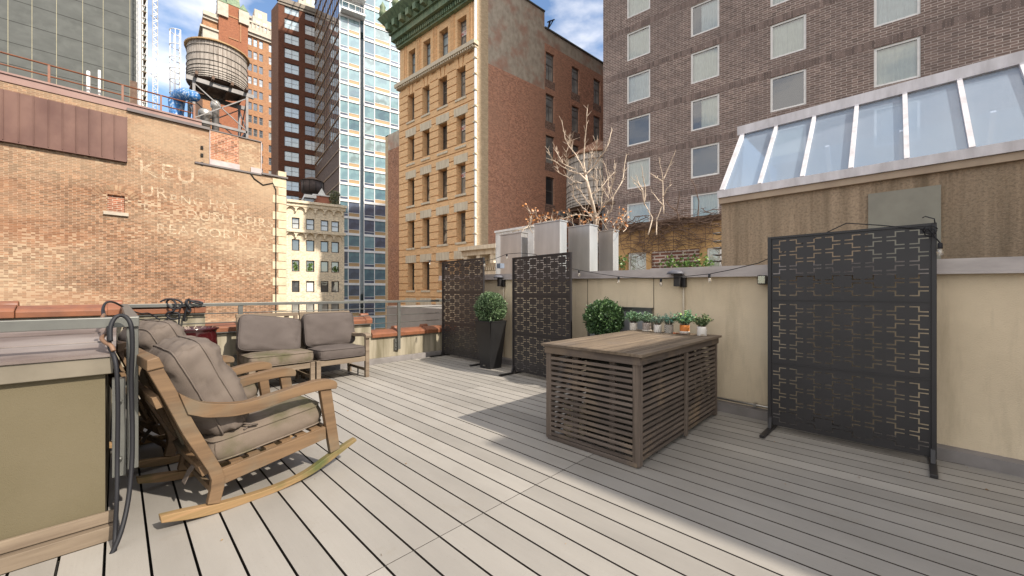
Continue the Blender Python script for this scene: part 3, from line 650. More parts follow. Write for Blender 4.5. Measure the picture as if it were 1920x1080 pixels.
for k in (0, 2, 3): # the red lettered strip in the windows of the right-hand column
    tm = text_mesh('SHAFTWAY', .42, 1.0, True); tm.materials.clear(); tm.materials.append(bpy.data.materials.get('red_letters') or plain('red_letters', (0.5, .03, .02)))
    obj('window_lettering', tm, None, TB, M=t_.M((tcs[3][0] + tcs[3][1]) / 2, sills[k] + wht * .62, -.415) @ Matrix.Rotation(R(90), 4, 'X') @ Matrix.Scale(.72, 4, (1, 0, 0)))
    obj('sign_strip', MB().box(tcs[3][0] + .1, tcs[3][1] - .1, .425, .44, sills[k] + wht * .60, sills[k] + wht * .76), M['white'], TB)
# its side wall
d_ = Wall(893, 31, 1830); sE = d_.s_(1021); sF = sE + 16
ztop1 = d_.z(1019, 18); ztop2 = d_.z(1021, 53)
obj('pale_corner_strip', holes(0, d_.s_(915.5), GZ, TTOP, []), paleb, TB, M=d_.M())  # paler brick strip beside the corner
acols = [(d_.s_(1023.3), d_.s_(1038.5)), (d_.s_(1072), d_.s_(1086.5)), (d_.s_(1113), d_.s_(1126))]
az = [d_.z(1023.3, y) for y in (147.5, 226.5, 305, 382)]; ah = d_.z(1023.3, 174.5) - az[1]; afp = (az[0] - az[3]) / 3
aw = sum(b - a for a, b in acols) / 3; acols = [(a, a + aw) for a, b in acols] + [(acols[2][0] + (acols[2][0] - acols[1][0]), acols[2][0] * 2 - acols[1][0] + aw)]
arows = [az[0] - afp * k for k in range(7)]
ops = [(a, b, z, z + ah) for a, b in acols for z in arows]
sA = d_.s_(915.5)
o = obj('side_wall', holes(sA, sE, GZ, t_.z(893, 0) - 4.6, []), redb, TB, M=d_.M())
o = obj('cement_band', holes(sA, sE, t_.z(893, 0) - 4.6, TTOP + 1.2, []), cement, TB, M=d_.M())
o = obj('annex_wall', holes(sE, sF, GZ, ztop2 - 1.3, ops, .3), redb, TB, M=d_.M())
o = obj('annex_parapet', holes(sE, sF, ztop2 - 1.3, ztop2, []), cement, TB, M=d_.M())
cp = MB().box(sE, sF, -.12, .3, ztop2, ztop2 + .14); cp.box(sA, sE, -.10, .3, TTOP + 1.2, TTOP + 1.32); obj('roof_coping', cp, M['rail'], TB, M=d_.M())
# soot and patches under each annex window stay on the wall as thin render panels
sooty = brick('sooty_brick', (0.28, .17, .13), (.22, .13, .10), (.33, .25, .2), row=.09, wid=.26)
for a, b in acols[:3]:
    for z in arows[:5]: obj('sooty_patch', MB().box(a - .1, b + .1, -.006, .004, z - .75, z), sooty, TB, M=d_.M())
for a, b in acols:
    for k, z in enumerate(arows): window(TB, d_, a, z, aw, ah, fr_g, pane_blind if k != 3 else pane_dark, 'transom' if k < 2 else 'sash', .16, .08)
ol = MB()
c0 = t_.P + t_.t * sl; c1 = t_.P; c2 = d_.P + d_.t * sE; c3 = d_.P + d_.t * sF; back = c3 + (c0 - c1)
ol.quad(c2 + UP * ztop2, c2 + (c0 - c1) + UP * ztop2, c2 + (c0 - c1) + UP * (TTOP + 1.2), c2 + UP * (TTOP + 1.2))
ol.quad(c0 + UP * GZ, back + UP * GZ, back + UP * ztop2, c0 + UP * ztop2); ol.quad(c3 + UP * GZ, back + UP * GZ, back + UP * ztop2, c3 + UP * ztop2)
obj('back_wall', ol, redb, TB, world=True)
rf = MB(); rf.quad(c0 + UP * TTOP, c1 + UP * TTOP, c2 + UP * TTOP, c2 + (c0 - c1) + UP * TTOP); rf.quad(c2 + UP * (ztop2 - .4), c3 + UP * (ztop2 - .4), back + UP * (ztop2 - .4), c2 + (c0 - c1) + UP * (ztop2 - .4))
obj('roof', rf, tar, TB, world=True)
pi = thing('drain_pipe', 'pale vertical pipe running down the corner of the tan brick building', 'pipe', M=t_.M(.02, 0, .12))
obj('tube', MB().tube([(0, 0, -10), (0, 0, 10), (0, 0, TTOP - .5)], .10, 8), M['white'], pi)
cm = MB()
z = -8
while z < zbelt: cm.box(-.16, .16, -.14, .1, z, z + .1); z += 1.27
obj('pipe_clip', cm, stone, pi)
br = thing('roof_bracket', 'small black steel bracket standing on the roof edge of the tan building annex', 'bracket', M=d_.M(sE + .5, ztop2 + .14, -.1))
b_ = MB().bar((0, 0, 0), (.35, 0, 1.0), .12, .12); b_.bar((0, 0, .7), (.9, 0, 1.35), .1, .1); b_.bar((.2, 0, .3), (.8, 0, 1.3), .08, .08); obj('bracket_arms', b_, M['black'], br)
# ---- red brick neighbour, left of the tan building
r_ = Wall(750, t_.w(750) + .6, 75); RB = thing('red_brick_annex', 'narrow red brick party wall with a pale left edge beside the tan building', 'building', M=r_.M())
sa, sb = r_.s_(722.5), r_.s_(727.5); zt = r_.z(750, 243)
obj('pale_edge', holes(sa, sb, GZ, zt - .1, []), paleb, RB)
obj('brick_wall', holes(sb, 1.0, GZ, zt - 1.6, []), brick('worn_red_brick', (0.40, .19, .115), (.30, .14, .09), (.38, .27, .2), row=.09, wid=.26, dark=.35, stain=(.45, .22, .12), sfac=.6, sscale=.2), RB)
obj('cement_band', holes(sb, 1.0, zt - 1.6, zt, []), cement, RB)
b = MB(); q = [r_.P + r_.t * sa, r_.P + r_.t * 1.0]; q += [q[1] - r_.n * 12, q[0] - r_.n * 12]
for i in (1, 2, 3): b.quad(q[i] + UP * GZ, q[(i + 1) % 4] + UP * GZ, q[(i + 1) % 4] + UP * zt, q[i] + UP * zt)
obj('back_wall', b, paleb, RB, world=True); b = MB(); b.quad(*[v + UP * zt for v in q]); obj('roof', b, tar, RB, world=True)

# ---- glass apartment tower
gl = Wall(637, 70, 409); gr = Wall(637, 70, 2100)
GT = thing('glass_tower', 'tall glass apartment tower with white floor bands beside the tan brick building', 'building', M=gr.M())
wband = plain('white_spandrel', (0.72, 0.71, 0.69), (0.62, 0.61, 0.60), .45, 2); tpan = plain('tan_panel', (0.42, 0.27, 0.13), (0.36, .24, .12), .5, 3)
gtop = gr.z(637, -170); fl = [gr.z(683, y) for y in (76, 137.3)]; FH = (gr.z(683, 76) - gr.z(683, 106.6))
se = gr.s_(770); s_r0, s_r1 = gr.s_(674.5), gr.s_(682.5); zref = gr.z(683, 76)
g_panes = [glassy('pale_aqua_glass', (0.18, 0.31, 0.335), .07, (0.13, 0.235, .27)), glassy('teal_glass', (0.08, 0.18, 0.21), .12, (.05, .12, .16)), glassy('blue_grey_glass', (0.06, 0.085, 0.14), .10), glassy('bright_glass', (0.27, 0.38, .39), .08)]
fls = [zref + FH * k for k in range(-18, 10)]
bays = []
for (sa, sb) in ((0.0, s_r0), (s_r1, se)):
    x = sa; wds = [0.9, 1.25, 2.3, 1.0] if sa == 0 else [1.5, 2.3, 1.3, .95, .95, 2.2, 1.0, 1.0, 2.0, 1.2, 1.2]
    tot = sb - sa; wds2 = []; 
    for w in wds:
        if sum(wds2) + w > tot: break
        wds2.append(w)
    f = tot / sum(wds2); bays.append((sa, sb, [w * f for w in wds2]))
# floor bands and mullions: one mesh; window units as parts where they are large in view
bm, mu, pnl = MB(), MB(), MB()
for (sa, sb, wd) in bays:
    for z in fls:
        bm.box(sa - .05, sb + .05, -.14, .1, z - .0, z + .42)
    x = sa
    for w in wd + [0]:
        mu.box(x - .07, x + .07, -.06, .08, fls[0], fls[-1] + FH); x += w
obj('floor_bands', bm, wband, GT); obj('mullions', mu, wband, GT)
gu = {}
cnt = 0
rr = random.Random(5)
lowm = {}
for (sa, sb, wd) in bays:
    for z in fls:
        x = sa
        inview = gr.z(683, 600) < z < gr.z(683, -60)
        for i, w in enumerate(wd):
            tan_ = (w > 1.9); p = g_panes[rr.choice([0, 0, 0, 1, 3]) if w > 1.15 else rr.choice([2, 0, 1, 0])]
            if z < gr.z(683, 400): p = g_panes[rr.choice([1, 2, 1, 0])]  # darker panes low down: shade on these floors put into the colour
            hz = 1.12 if tan_ else .92
            if inview and cnt < 96:
                key = (p.name, round(w, 2))
                if key not in gu:
                    gu[key] = MB().quad((.07, 0, hz), (w - .07, 0, hz), (w - .07, 0, FH), (.07, 0, FH)).mesh('window', p)
                    gu[(round(w, 2), 'l')] = MB().quad((.07, 0, .42), (w - .07, 0, .42), (w - .07, 0, hz - .07), (.07, 0, hz - .07)).mesh('lower_pane', tpan if tan_ else g_panes[2])
                    gu[(round(w, 2), 'b')] = MB().box(.07, w - .07, -.04, .02, hz - .07, hz).mesh('transom_bar', wband)
                o = obj('window', gu[key], None, GT, M=gr.M(x, z)); obj('lower_pane', gu[(round(w, 2), 'l')], None, o); obj('transom_bar', gu[(round(w, 2), 'b')], None, o); cnt += 1
            else:
                lowm.setdefault(p.name, (MB(), p))[0].quad((x + .07, 0, z + hz), (x + w - .07, 0, z + hz), (x + w - .07, 0, z + FH), (x + .07, 0, z + FH))
                q = tpan if tan_ else g_panes[2]
                lowm.setdefault(q.name + 'l', (MB(), q))[0].quad((x + .07, 0, z + .42), (x + w - .07, 0, z + .42), (x + w - .07, 0, z + hz - .07), (x + .07, 0, z + hz - .07))
                pnl.box(x + .07, x + w - .07, -.04, .02, z + hz - .07, z + hz)
            x += w
for k, (mb, p) in lowm.items(): o = obj('other_windows', mb, p, GT); o['kind'] = 'stuff'
o = obj('other_transom_bars', pnl, wband, GT); o['kind'] = 'stuff'
rc = MB(); rc.quad((s_r0, 0, GZ), (s_r0, 2, GZ), (s_r0, 2, gtop), (s_r0, 0, gtop)); rc.quad((s_r0, 2, GZ), (s_r1, 2, GZ), (s_r1, 2, gtop), (s_r0, 2, gtop)); rc.quad((s_r1, 2, GZ), (s_r1, 0, GZ), (s_r1, 0, gtop), (s_r1, 2, gtop))
obj('recess_glazing', rc, g_panes[1], GT)
for z in (gr.z(640, 22), gr.z(640, -8)): # balconies at the corner
    b = MB().box(.1, s_r1, -1.6, .1, z - .3, z); obj('balcony', b, wband, GT)
    b = MB(); b.box(.15, s_r1, -1.55, -1.5, z + 1.0, z + 1.08)
    x = .15
    while x < s_r1: b.box(x, x + .06, -1.55, -1.5, z, z + 1.0); x += 1.1
    obj('balcony_rail', b, wband, GT)
mb = MB(); mb.quad((0, 0.02, GZ), (se, .02, GZ), (se, .02, fls[0]), (0, .02, fls[0])); mb.quad((0, 0.02, fls[-1] + FH), (se, .02, fls[-1] + FH), (se, .02, gtop), (0, .02, gtop)); obj('plinth_wall', mb, g_panes[2], GT)
# left, dark side with slanting bronze bands
sl2 = gl.s_(590); dkg = glassy('smoky_side_glass', (0.06, 0.065, 0.085), .30, (.12, .11, .12), scale=.4); brz = plain('bronze_band', (0.33, 0.2, 0.10), (.26, .16, .09), .5, 2, metal=.3)
gbk = brick('taupe_lower_brick', (.17, .12, .10), (.13, .095, .08), (.2, .16, .14), row=.12, wid=.4)
zsw = gl.z(637, 255)
mb = MB(); mb.quad((sl2, 0, zsw), (0, 0, zsw), (0, 0, gtop), (sl2, 0, gtop)); obj('side_glass', mb, dkg, GT, M=gl.M())
mb = MB(); mb.quad((sl2, 0, GZ), (0, 0, GZ), (0, 0, zsw), (sl2, 0, zsw)); obj('side_brick', mb, gbk, GT, M=gl.M())
mb = MB()
for z in fls: mb.box(sl2, -.02, -.12, .02, z + .05, z + .32)
x = sl2 + .6
while x < -.3: mb.box(x, x + .08, -.05, .02, zsw, gtop); x += 1.5
obj('bronze_bands', mb, brz, GT, M=gl.M())
a, b2, c = gl.P + gl.t * sl2, gr.P, gr.P + gr.t * se
mb = MB()
for p, q in ((c, c + (a - b2)), (c + (a - b2), a)): mb.quad(p + UP * GZ, q + UP * GZ, q + UP * gtop, p + UP * gtop)
obj('back_wall', mb, g_panes[2], GT, world=True); mb = MB(); mb.quad(*[p + UP * gtop for p in (a, b2, c, c + (a - b2))]); obj('roof', mb, tar, GT, world=True)

# ---- dark brown brick tower
bl, brw = Wall(522, 84, 100), Wall(522, 84, 2150)
BT = thing('brown_brick_tower', 'dark brown brick tower with paired windows left of the glass tower', 'building', M=brw.M())
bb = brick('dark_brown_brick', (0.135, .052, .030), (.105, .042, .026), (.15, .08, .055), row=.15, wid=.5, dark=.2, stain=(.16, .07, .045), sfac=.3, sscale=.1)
bbl = brick('lit_brown_brick', (0.21, .105, .065), (.18, .09, .055), (.2, .12, .08), row=.15, wid=.5, dark=.2)  # paler copy of the tower brick: light on this side put into the colour
btop = brw.z(522, 2); sx = brw.s_(612)
bc = [(brw.s_(533.3), brw.s_(560.8)), (brw.s_(571.5), brw.s_(598))]
zr = [brw.z(533.3, y) for y in (23.5, 51.3)]; bfp = brw.z(533.3, 23.5) - brw.z(533.3, 162.0); bfp /= 5; bh = bfp * .66
rows = [zr[0] - bfp * k for k in range(0, 22)]
ops = [(a, b, z, z + bh) for a, b in bc for z in rows]
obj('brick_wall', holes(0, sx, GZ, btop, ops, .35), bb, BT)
lc = MB().box(-.3, sx, -.35, .2, btop, btop + .9); lc.box(-.1, sx, -.15, .2, btop - .5, btop); obj('roof_cornice', lc, plain('grey_stone_cornice', (.27, .23, .19), rough=.8), BT)
for i, (a, b) in enumerate(bc):
    for k, z in enumerate(rows):
        window(BT, brw, a, z, b - a, bh, plain('grey_frame', (.27, .27, .27)) if not bpy.data.materials.get('grey_frame') else bpy.data.materials['grey_frame'], pane_sky if i == 0 else rr.choice([pane_dark, pane_dark, pane_blind]), 'pair', .2, .10)
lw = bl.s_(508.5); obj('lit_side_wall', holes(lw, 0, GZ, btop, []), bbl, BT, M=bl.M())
a, b2, c = bl.P + bl.t * lw, brw.P, brw.P + brw.t * sx
mb = MB()
for p, q in ((c, c + (a - b2)), (c + (a - b2), a)): mb.quad(p + UP * GZ, q + UP * GZ, q + UP * btop, p + UP * btop)
obj('back_wall', mb, bb, BT, world=True); mb = MB(); mb.quad(*[p + UP * btop for p in (a, b2, c, c + (a - b2))]); obj('roof', mb, tar, BT, world=True)

# ---- orange brick tower behind the water tank
o1 = Wall(463.5, 112, 1740)
OT = thing('orange_brick_tower', 'orange brick tower with a balustraded roof and triple windows behind the water tank', 'building', M=o1.M())
ob = brick('orange_brick', (0.38, .20, .10), (.32, .155, .08), (.3, .2, .14), row=.16, wid=.5, dark=.2, stain=(.3, .16, .1), sfac=.3, sscale=.1)
ob2 = brick('deep_orange_brick', (0.30, .115, .06), (.26, .10, .055), (.26, .14, .09), row=.16, wid=.5, dark=.15)
otop = o1.z(464, 61); sL, sR = o1.s_(380), o1.s_(512)
oc = [(o1.s_(465), o1.s_(472.3)), (o1.s_(475.2), o1.s_(482.5)), (o1.s_(486), o1.s_(493)), (o1.s_(503.8), o1.s_(511))]
oz0 = o1.z(465, 82.5); ofp = (o1.z(465, 82.5) - o1.z(465, 155.5)) / 3; oh = ofp * .58
rows = [oz0 - ofp * k for k in range(0, 18)]
ops = [(a, b, z, z + oh) for a, b in oc for z in rows]
obj('brick_wall', holes(sL, sR, GZ, otop, ops, .3), ob, OT)
cn = MB().box(sL, sR, -1.0, .2, otop, otop + 1.2); cn.box(sL, sR, -.5, .2, otop - .7, otop)
x = o1.s_(463.5)
while x < sR: cn.box(x, x + .5, -.6, -.1, otop + 1.2, otop + 3.0); x += .95
cn.box(o1.s_(463.5), sR, -.7, -.05, otop + 3.0, otop + 3.5)
obj('balustrade_cornice', cn, plain('cream_stone', (.52, .46, .38), (.42, .36, .29), .8, 1), OT)
fro = bpy.data.materials['grey_frame']
for i, (a, b) in enumerate(oc):
    for k, z in enumerate(rows): window(OT, o1, a, z, b - a, oh, fro, pane_sky if k < 1 else rr.choice([pane_blind, pane_dark]), 'sash', .2, .11)
# its red brick lift house with a green copper roof
s2, s3 = o1.s_(409), o1.s_(463.5); zt = o1.z(409, 4)
b = MB().box(s2, s3, -1.2, 8, otop - 40, zt); obj('lift_house', b, ob2, OT)
b = MB().box(s2 + 2.2, s3 - 2.2, -1.35, -1.2, zt - 9.5, zt - 9.2); b.box(s2 + 2.2, s3 - 1.6, -1.35, -1.2, zt - 3.4, zt - 3.0); b.box(s3 - 1.9, s3 - 1.6, -1.35, -1.2, zt - 9.5, zt - 3.0); obj('panel_moulding', b, ob, OT)
b = MB().hexa([(s2 + 1.8, -1.3, zt), (s3 - 1.8, -1.3, zt), (s3 - 1.8, 7, zt), (s2 + 1.8, 7, zt)], [(s2 + 2.2, .6, zt + 6), (s3 - 2.2, .6, zt + 6), (s3 - 2.2, 5, zt + 6), (s2 + 2.2, 5, zt + 6)]); obj('copper_roof', b, copper, OT)
for x in (s2 - .3, s3 - 2.2): obj('stone_pier', MB().box(x, x + 2.4, -1.8, 1, zt - 4.2, zt - .6), bpy.data.materials['cream_stone'], OT)
b = MB()
for x in (s2 + .9, s3 - 1.0): b.lathe([(1.3, 0), (1.35, .5), (1.0, 1.1), (.5, 1.8), (.06, 2.6)], (x, -.4, zt - .6), 12)
obj('copper_finial', b, copper, OT)
b = MB().box(s2 - 3.4, s2, -1, 6, zt - 12.5, zt - 9); b.bar((s2 - .2, -1, zt - 19), (s2 - 3.0, -1, zt - 12.5), .5, .5); b.box(s2 - 4, s2, -1.4, 6, zt - 9, zt - 8.5); obj('side_oriel', b, bpy.data.materials['cream_stone'], OT)
window(OT, o1, o1.s_(421), o1.z(421, 61), 1.3, 1.7, fro, pane_sky, 'plain', 1.26, .15)
q = [o1.P + o1.t * sL, o1.P + o1.t * sR]; q += [q[1] - o1.n * 25, q[0] - o1.n * 25]
mb = MB()
for i in (1, 2, 3): mb.quad(q[i] + UP * GZ, q[(i + 1) % 4] + UP * GZ, q[(i + 1) % 4] + UP * otop, q[i] + UP * otop)
obj('back_wall', mb, ob, OT, world=True); mb = MB(); mb.quad(*[v + UP * otop for v in q]); obj('roof', mb, tar, OT, world=True)
# ---- pale stone towers far behind
def steps_tower(px, w, vp, tiers, label, name):
    W_ = Wall(px, w, vp); T = thing(name, label, 'building', M=W_.M()); stn = bpy.data.materials['cream_stone']
    for i, (pa, pb, y) in enumerate(tiers):
        sa, sb, zt = W_.s_(pa), W_.s_(pb), W_.z(pa, y); mb = MB()
        mb.box(sa, sb, i * 2.5, i * 2.5 + (sb - sa) * .9, GZ if i == 0 else W_.z(pa, tiers[i - 1][2]) - 1, zt)
        obj('stone_tier', mb, stn, T)
        mb = MB(); x = sa + 1.2
        while x < sb - 1.6: mb.box(x, x + 1.2, i * 2.5 - .06, i * 2.5 + .1, zt - 9, zt - 1.5); x += 2.4
        obj('window_strip', mb, pane_sky, T)
steps_tower(470, 150, 1740, [(468, 530, 45), (476, 522, 22), (482, 506, 3), (470, 480, 12)], 'pale stone stepped tower top far behind the orange brick tower', 'stone_tower')
steps_tower(560, 170, 1740, [(560, 640, -2), (572, 620, -20)], 'cream ribbed tower top far behind between the brown and glass towers', 'stone_tower')
fb = Wall(1108, 90, 1830); FBt = thing('far_white_building', 'small white framed building top far off above the red brick annex roof', 'building', M=fb.M())
obj('white_walls', MB().box(0, 8, 0, 8, 20, fb.z(1108, 104)), M['white'], FBt); obj('window_strip', MB().box(.8, 7, -.06, .1, fb.z(1108, 118), fb.z(1108, 108)), pane_sky, FBt)

# ---- building under construction wrapped in grey netting, top left
c_ = Wall(256, 62, 1760); CT = thing('netted_building', 'building under construction wrapped in grey green netting at the top left', 'building', M=c_.M())
net = streaky('grey_green_netting', (0.108, 0.112, 0.105), (0.088, 0.092, 0.086), (0.12, .125, .116), .2, .5, .8, .25)
sA, sB = c_.s_(-60), 0; ct = c_.z(256, -60)
obj('netting', MB().box(sA, sB, 0, 16, GZ, ct), net, CT)
b = MB()
for y in (20, 55, 91.5, 128, 165): b.box(sA, sB, -.02, .02, c_.z(200, y) - .02, c_.z(200, y) + .02)
obj('netting_seam', b, M['dark'], CT)
b = MB()
for px in (15, 60, 106, 155, 193.5, 243.5): b.box(c_.s_(px) - .025, c_.s_(px) + .025, -.03, .0, GZ, ct)
obj('tie_rope', b, plain('cream_rope', (.42, .38, .25)), CT)
obj('corner_board', MB().box(-.02, .55, -.1, 16, GZ, ct), M['white'], CT)
SF = thing('scaffold', 'scaffold with plank decks up the corner of the netted building', 'scaffold', M=c_.M(.6))
b = MB(); sw = c_.s_(275) - .6
for x in (0.1, sw): 
    for y in (.2, 1.6): b.tube([(x, y, -5), (x, y, 20), (x, y, ct)], .06, 6)
z = -4; k = 0
pl = MB()
while z < ct:
    pl.box(0, sw, .1, 1.7, z, z + .12); pl.bar((0, .1, z + .9), (sw, .1, z + .9), .05, .05)
    b.bar((0.1, .2, z), (sw, .2, z + 1.9), .05, .05); b.bar((sw, 1.6, z), (0.1, 1.6, z + 1.9), .05, .05); b.bar((.1, .2, z + 1.1), (sw, .2, z + 1.1), .05, .05); z += 1.95
obj('scaffold_tubes', b, M['white'], SF); obj('plank_decks', pl, M['teak_grey'], SF)
obj('debris_net', MB().box(.1, sw - .1, 1.75, 1.8, -5, ct), plain('green_net', (.09, .15, .12), (.2, .22, .2), .8, 1.5), SF)
HM = thing('hoist_mast', 'thin white lattice hoist mast standing beside the scaffold against the sky', 'mast', atw(291, YH, 56) * 1)
HM.location.z = 0
b = MB(); q = .26
for dx, dy in ((-q, -q), (q, -q), (q, q), (-q, q)): b.tube([(dx, dy, 5), (dx, dy, 25), (dx, dy, 60)], .045, 6)
z = 5
while z < 58:
    for (x0, y0), (x1, y1) in (((-q, -q), (q, -q)), ((q, -q), (q, q)), ((q, q), (-q, q)), ((-q, q), (-q, -q))):
        b.bar((x0, y0, z), (x1, y1, z + .5), .03, .03); b.bar((x1, y1, z + .5), (x0, y0, z + 1.0), .03, .03)
    z += 1.0
obj('mast_lattice', b, M['steel'], HM)
b = MB()
for z in (16, 24, 32.5, 41): b.bar((-.3, 0, z), (-1.5, .4, z + .9), .08, .08); b.bar((-.3, 0, z), (-1.5, -.4, z + .9), .08, .08)
obj('mast_tie', b, M['steel'], HM)
# ---- orange party wall with ghost sign, left
def wx(px, X): return X / ray(px).x
b_ = Wall(400, wx(400, -24.0), 1675)
BW = thing('brick_party_wall', 'big weathered orange brick party wall with faded painted lettering across from the terrace', 'building', M=b_.M())
bwm = brick('weathered_orange_brick', (0.25, 0.12, 0.062), (0.15, 0.075, 0.045), (0.34, 0.26, 0.18), row=.068, wid=.215, msize=.009, dark=.42, speck=(.46, .35, .235), stain=(.42, .305, .20), sfac=.8, sscale=.13, stretch=(.5, 1.6, 1), patch=(.26, .10, .045))
zt, zl = 9.3, 7.6
so, sp, se_ = b_.s_(150) - 34, b_.s_(490), b_.s_(535)
wn0 = (b_.s_(201.5), b_.s_(234), b_.z(218, 398), b_.z(218, 366))
obj('brick_wall', holes(so, sp, GZ, zt, [wn0], .12, holes(sp, se_, GZ, zl, [])), bwm, BW)
obj('bricked_window', MB().box(wn0[0], wn0[1], .10, .14, wn0[2], wn0[3]), brick('red_infill_brick', (.30, .11, .06), (.25, .09, .05), (.42, .33, .25), row=.085, wid=.27, msize=.012), BW)
obj('window_sill', MB().box(wn0[0] - .12, wn0[1] + .12, -.1, .1, wn0[2] - .14, wn0[2]), plain('pale_sill', (.45, .38, .30)), BW)
ar = MB(); n = 13
for i in range(n):
    a = R(35 + 110 * i / (n - 1)); cx = (wn0[0] + wn0[1]) / 2; r0, r1 = .62, .86; cz = wn0[3] - .42
    d1, d2 = a - .055, a + .055
    ar.hexa([(cx + r0 * math.cos(d1), -.012, cz + r0 * math.sin(d1)), (cx + r0 * math.cos(d2), -.012, cz + r0 * math.sin(d2)), (cx + r0 * math.cos(d2), .02, cz + r0 * math.sin(d2)), (cx + r0 * math.cos(d1), .02, cz + r0 * math.sin(d1))],
            [(cx + r1 * math.cos(d1), -.012, cz + r1 * math.sin(d1)), (cx + r1 * math.cos(d2), -.012, cz + r1 * math.sin(d2)), (cx + r1 * math.cos(d2), .02, cz + r1 * math.sin(d2)), (cx + r1 * math.cos(d1), .02, cz + r1 * math.sin(d1))])
obj('brick_arch', ar, plain('arch_brick', (.25, .14, .08), (.30, .20, .12), .85, 3, island=.3), BW)
# copper-brown sheet cladding at the top left
clad = MB(); sc0, sc1 = so, b_.s_(237); zc0, zc1 = b_.z(237, 303), b_.z(237, 183)
x = sc1
while x > sc0:
    clad.box(x - .36, x - .006, -.13 + random.uniform(-.012, .012), 0.0, zc0, 8.95); clad.box(x - .372, x - .352, -.19, -.12, zc0, 8.95)
    x -= .366
clad.box(sc1 - .006, sc1 + .03, -.16, 0, zc0 - .03, 8.98); clad.box(sc0, sc1, -.16, 0, zc0 - .06, zc0)
obj('metal_cladding', clad, streaky('brown_sheet_metal', (.16, .085, .065), (.12, .06, .047), (.10, .045, .035), .8, .5, .5, .1), BW)
fa = MB().box(so, b_.s_(378), -.04, .5, 9.3, 9.58); fa.box(so, b_.s_(378), -.09, .55, 9.58, 9.65); obj('roof_fascia', fa, plain('pinkish_metal', (.30, .19, .16), (.24, .14, .12), .6, 1), BW)
cpg = MB().box(b_.s_(238), b_.s_(393), -.12, .4, zt - .02, zt + .10); cpg.box(b_.s_(393), sp, -.06, .4, zt, zt + .05); cpg.box(b_.s_(365), sp, -.07, .0, zl - .06, zl + .02); cpg.box(sp, se_ + .1, -.12, .4, zl, zl + .09)
obj('wall_coping', cpg, plain('dark_coping', (.17, .15, .14), (.12, .10, .10), .7, 1), BW)
pnl = MB().box(b_.s_(394), b_.s_(447), -.035, .01, zl + .06, zt - .02)
obj('rebuilt_brick_panel', pnl, brick('newer_brick_panel', (.40, .17, .09), (.30, .12, .075), (.46, .36, .27), row=.085, wid=.27, dark=.5, stain=(.5, .3, .18), sfac=.4), BW)
pe = MB().box(b_.s_(392.5), b_.s_(394), -.05, .01, zl, zt); pe.box(b_.s_(393), b_.s_(449), -.06, .01, zl + .02, zl + .28); pe.box(b_.s_(470), b_.s_(489), -.06, .01, zl + .02, zl + .28); pe.box(b_.s_(489), b_.s_(490.5), -.05, .01, zl, zt)
obj('white_flashing', pe, plain('pale_flashing', (.50, .42, .40), (.38, .32, .31), .6, 3), BW)
pb = MB()
for y in (278, 292, 308): pb.box(b_.s_(376), b_.s_(381), -.06, .01, b_.z(378, y) - .05, b_.z(378, y) + .1)
obj('anchor_plate', pb, M['dark'], BW)
qn = MB(); z = -10; k = 0
while z < zl: # cream quoins at the right corner
    qn.box(se_ - (.35 if k % 2 else .62), se_ + .04, -.03, .3, z, z + .42); z += .45; k += 1
obj('cream_quoins', qn, plain('cream_quoin_stone', (.62, .52, .36), (.5, .4, .27), .85, 3), BW)
obj('street_front', holes(0, 26, GZ, zl, []), plain('street_front_brick', (.5, .4, .28)), BW, M=Matrix.Translation(b_.P + b_.t * se_) @ Matrix.Rotation(R(180), 4, 'Z'))
mb = MB(); p0 = b_.P + b_.t * so; p1 = b_.P + b_.t * sp; p2 = b_.P + b_.t * se_; bk = -b_.n * 24
mb.quad(p0 + UP * (zt - .6), p1 + UP * (zt - .6), p1 + bk + UP * (zt - .6), p0 + bk + UP * (zt - .6)); mb.quad(p1 + UP * (zl - .4), p2 + UP * (zl - .4), p2 + bk + UP * (zl - .4), p1 + bk + UP * (zl - .4)); mb.quad(p1 + UP * (zl - .4), p1 + bk + UP * (zl - .4), p1 + bk + UP * zt, p1 + UP * zt)
obj('roof', mb, tar, BW, world=True)
# faded paint
gm, n_, l_, bb_ = new_mat('faded_sign_paint'); bb_.inputs['Base Color'].default_value = (.74, .60, .43, 1); bb_.inputs['Roughness'].default_value = .9
tr_ = n_.new('ShaderNodeBsdfTransparent'); ms_ = n_.new('ShaderNodeMixShader'); l_.new(noise_fac(n_, l_, coords(n_, l_, (1, 1, 1)), 2.2, 9, .42, .74, .8), ms_.inputs[0])
l_.new(tr_.outputs[0], ms_.inputs[1]); l_.new(bb_.outputs[0], ms_.inputs[2]); l_.new(ms_.outputs[0], n_['Material Output'].inputs['Surface'])
for txt, px, y, size in (('KEU', 258, 328, .78), ('UR,', 262, 366, .52), ('RNG HAT', 318, 379, .42), ('DUN L-FIRS', 347, 410, .50), ('REA CORIN  A', 292, 436, .48), ('T', 262, 396, .4)):
    tm = text_mesh(txt, size * 1.3, 1.12); tm.materials.clear(); tm.materials.append(gm)
    obj('faded_lettering', tm, None, BW, M=b_.M(b_.s_(px), b_.z(px, y), .008) @ Matrix.Rotation(R(90), 4, 'X'))
hc = thing('wall_cable', 'thin black cable hanging down the right part of the orange brick wall', 'cable', M=b_.M(b_.s_(517), 0, .03))
obj('cable_run', MB().tube([(-1.2, 0, zl), (-1.0, 0, zl - .3), (-.6, 0, zl - .55), (-.15, 0, zl - .35), (0, 0, zl - .7), (0, 0, 2), (0, 0, -10)], .03, 6), M['dark'], hc)
rr_ = thing('roof_railing', 'rusty red pipe railing on the roof of the orange brick building', 'railing', M=b_.M(0, 0, -.35))
s9 = b_.s_(368)
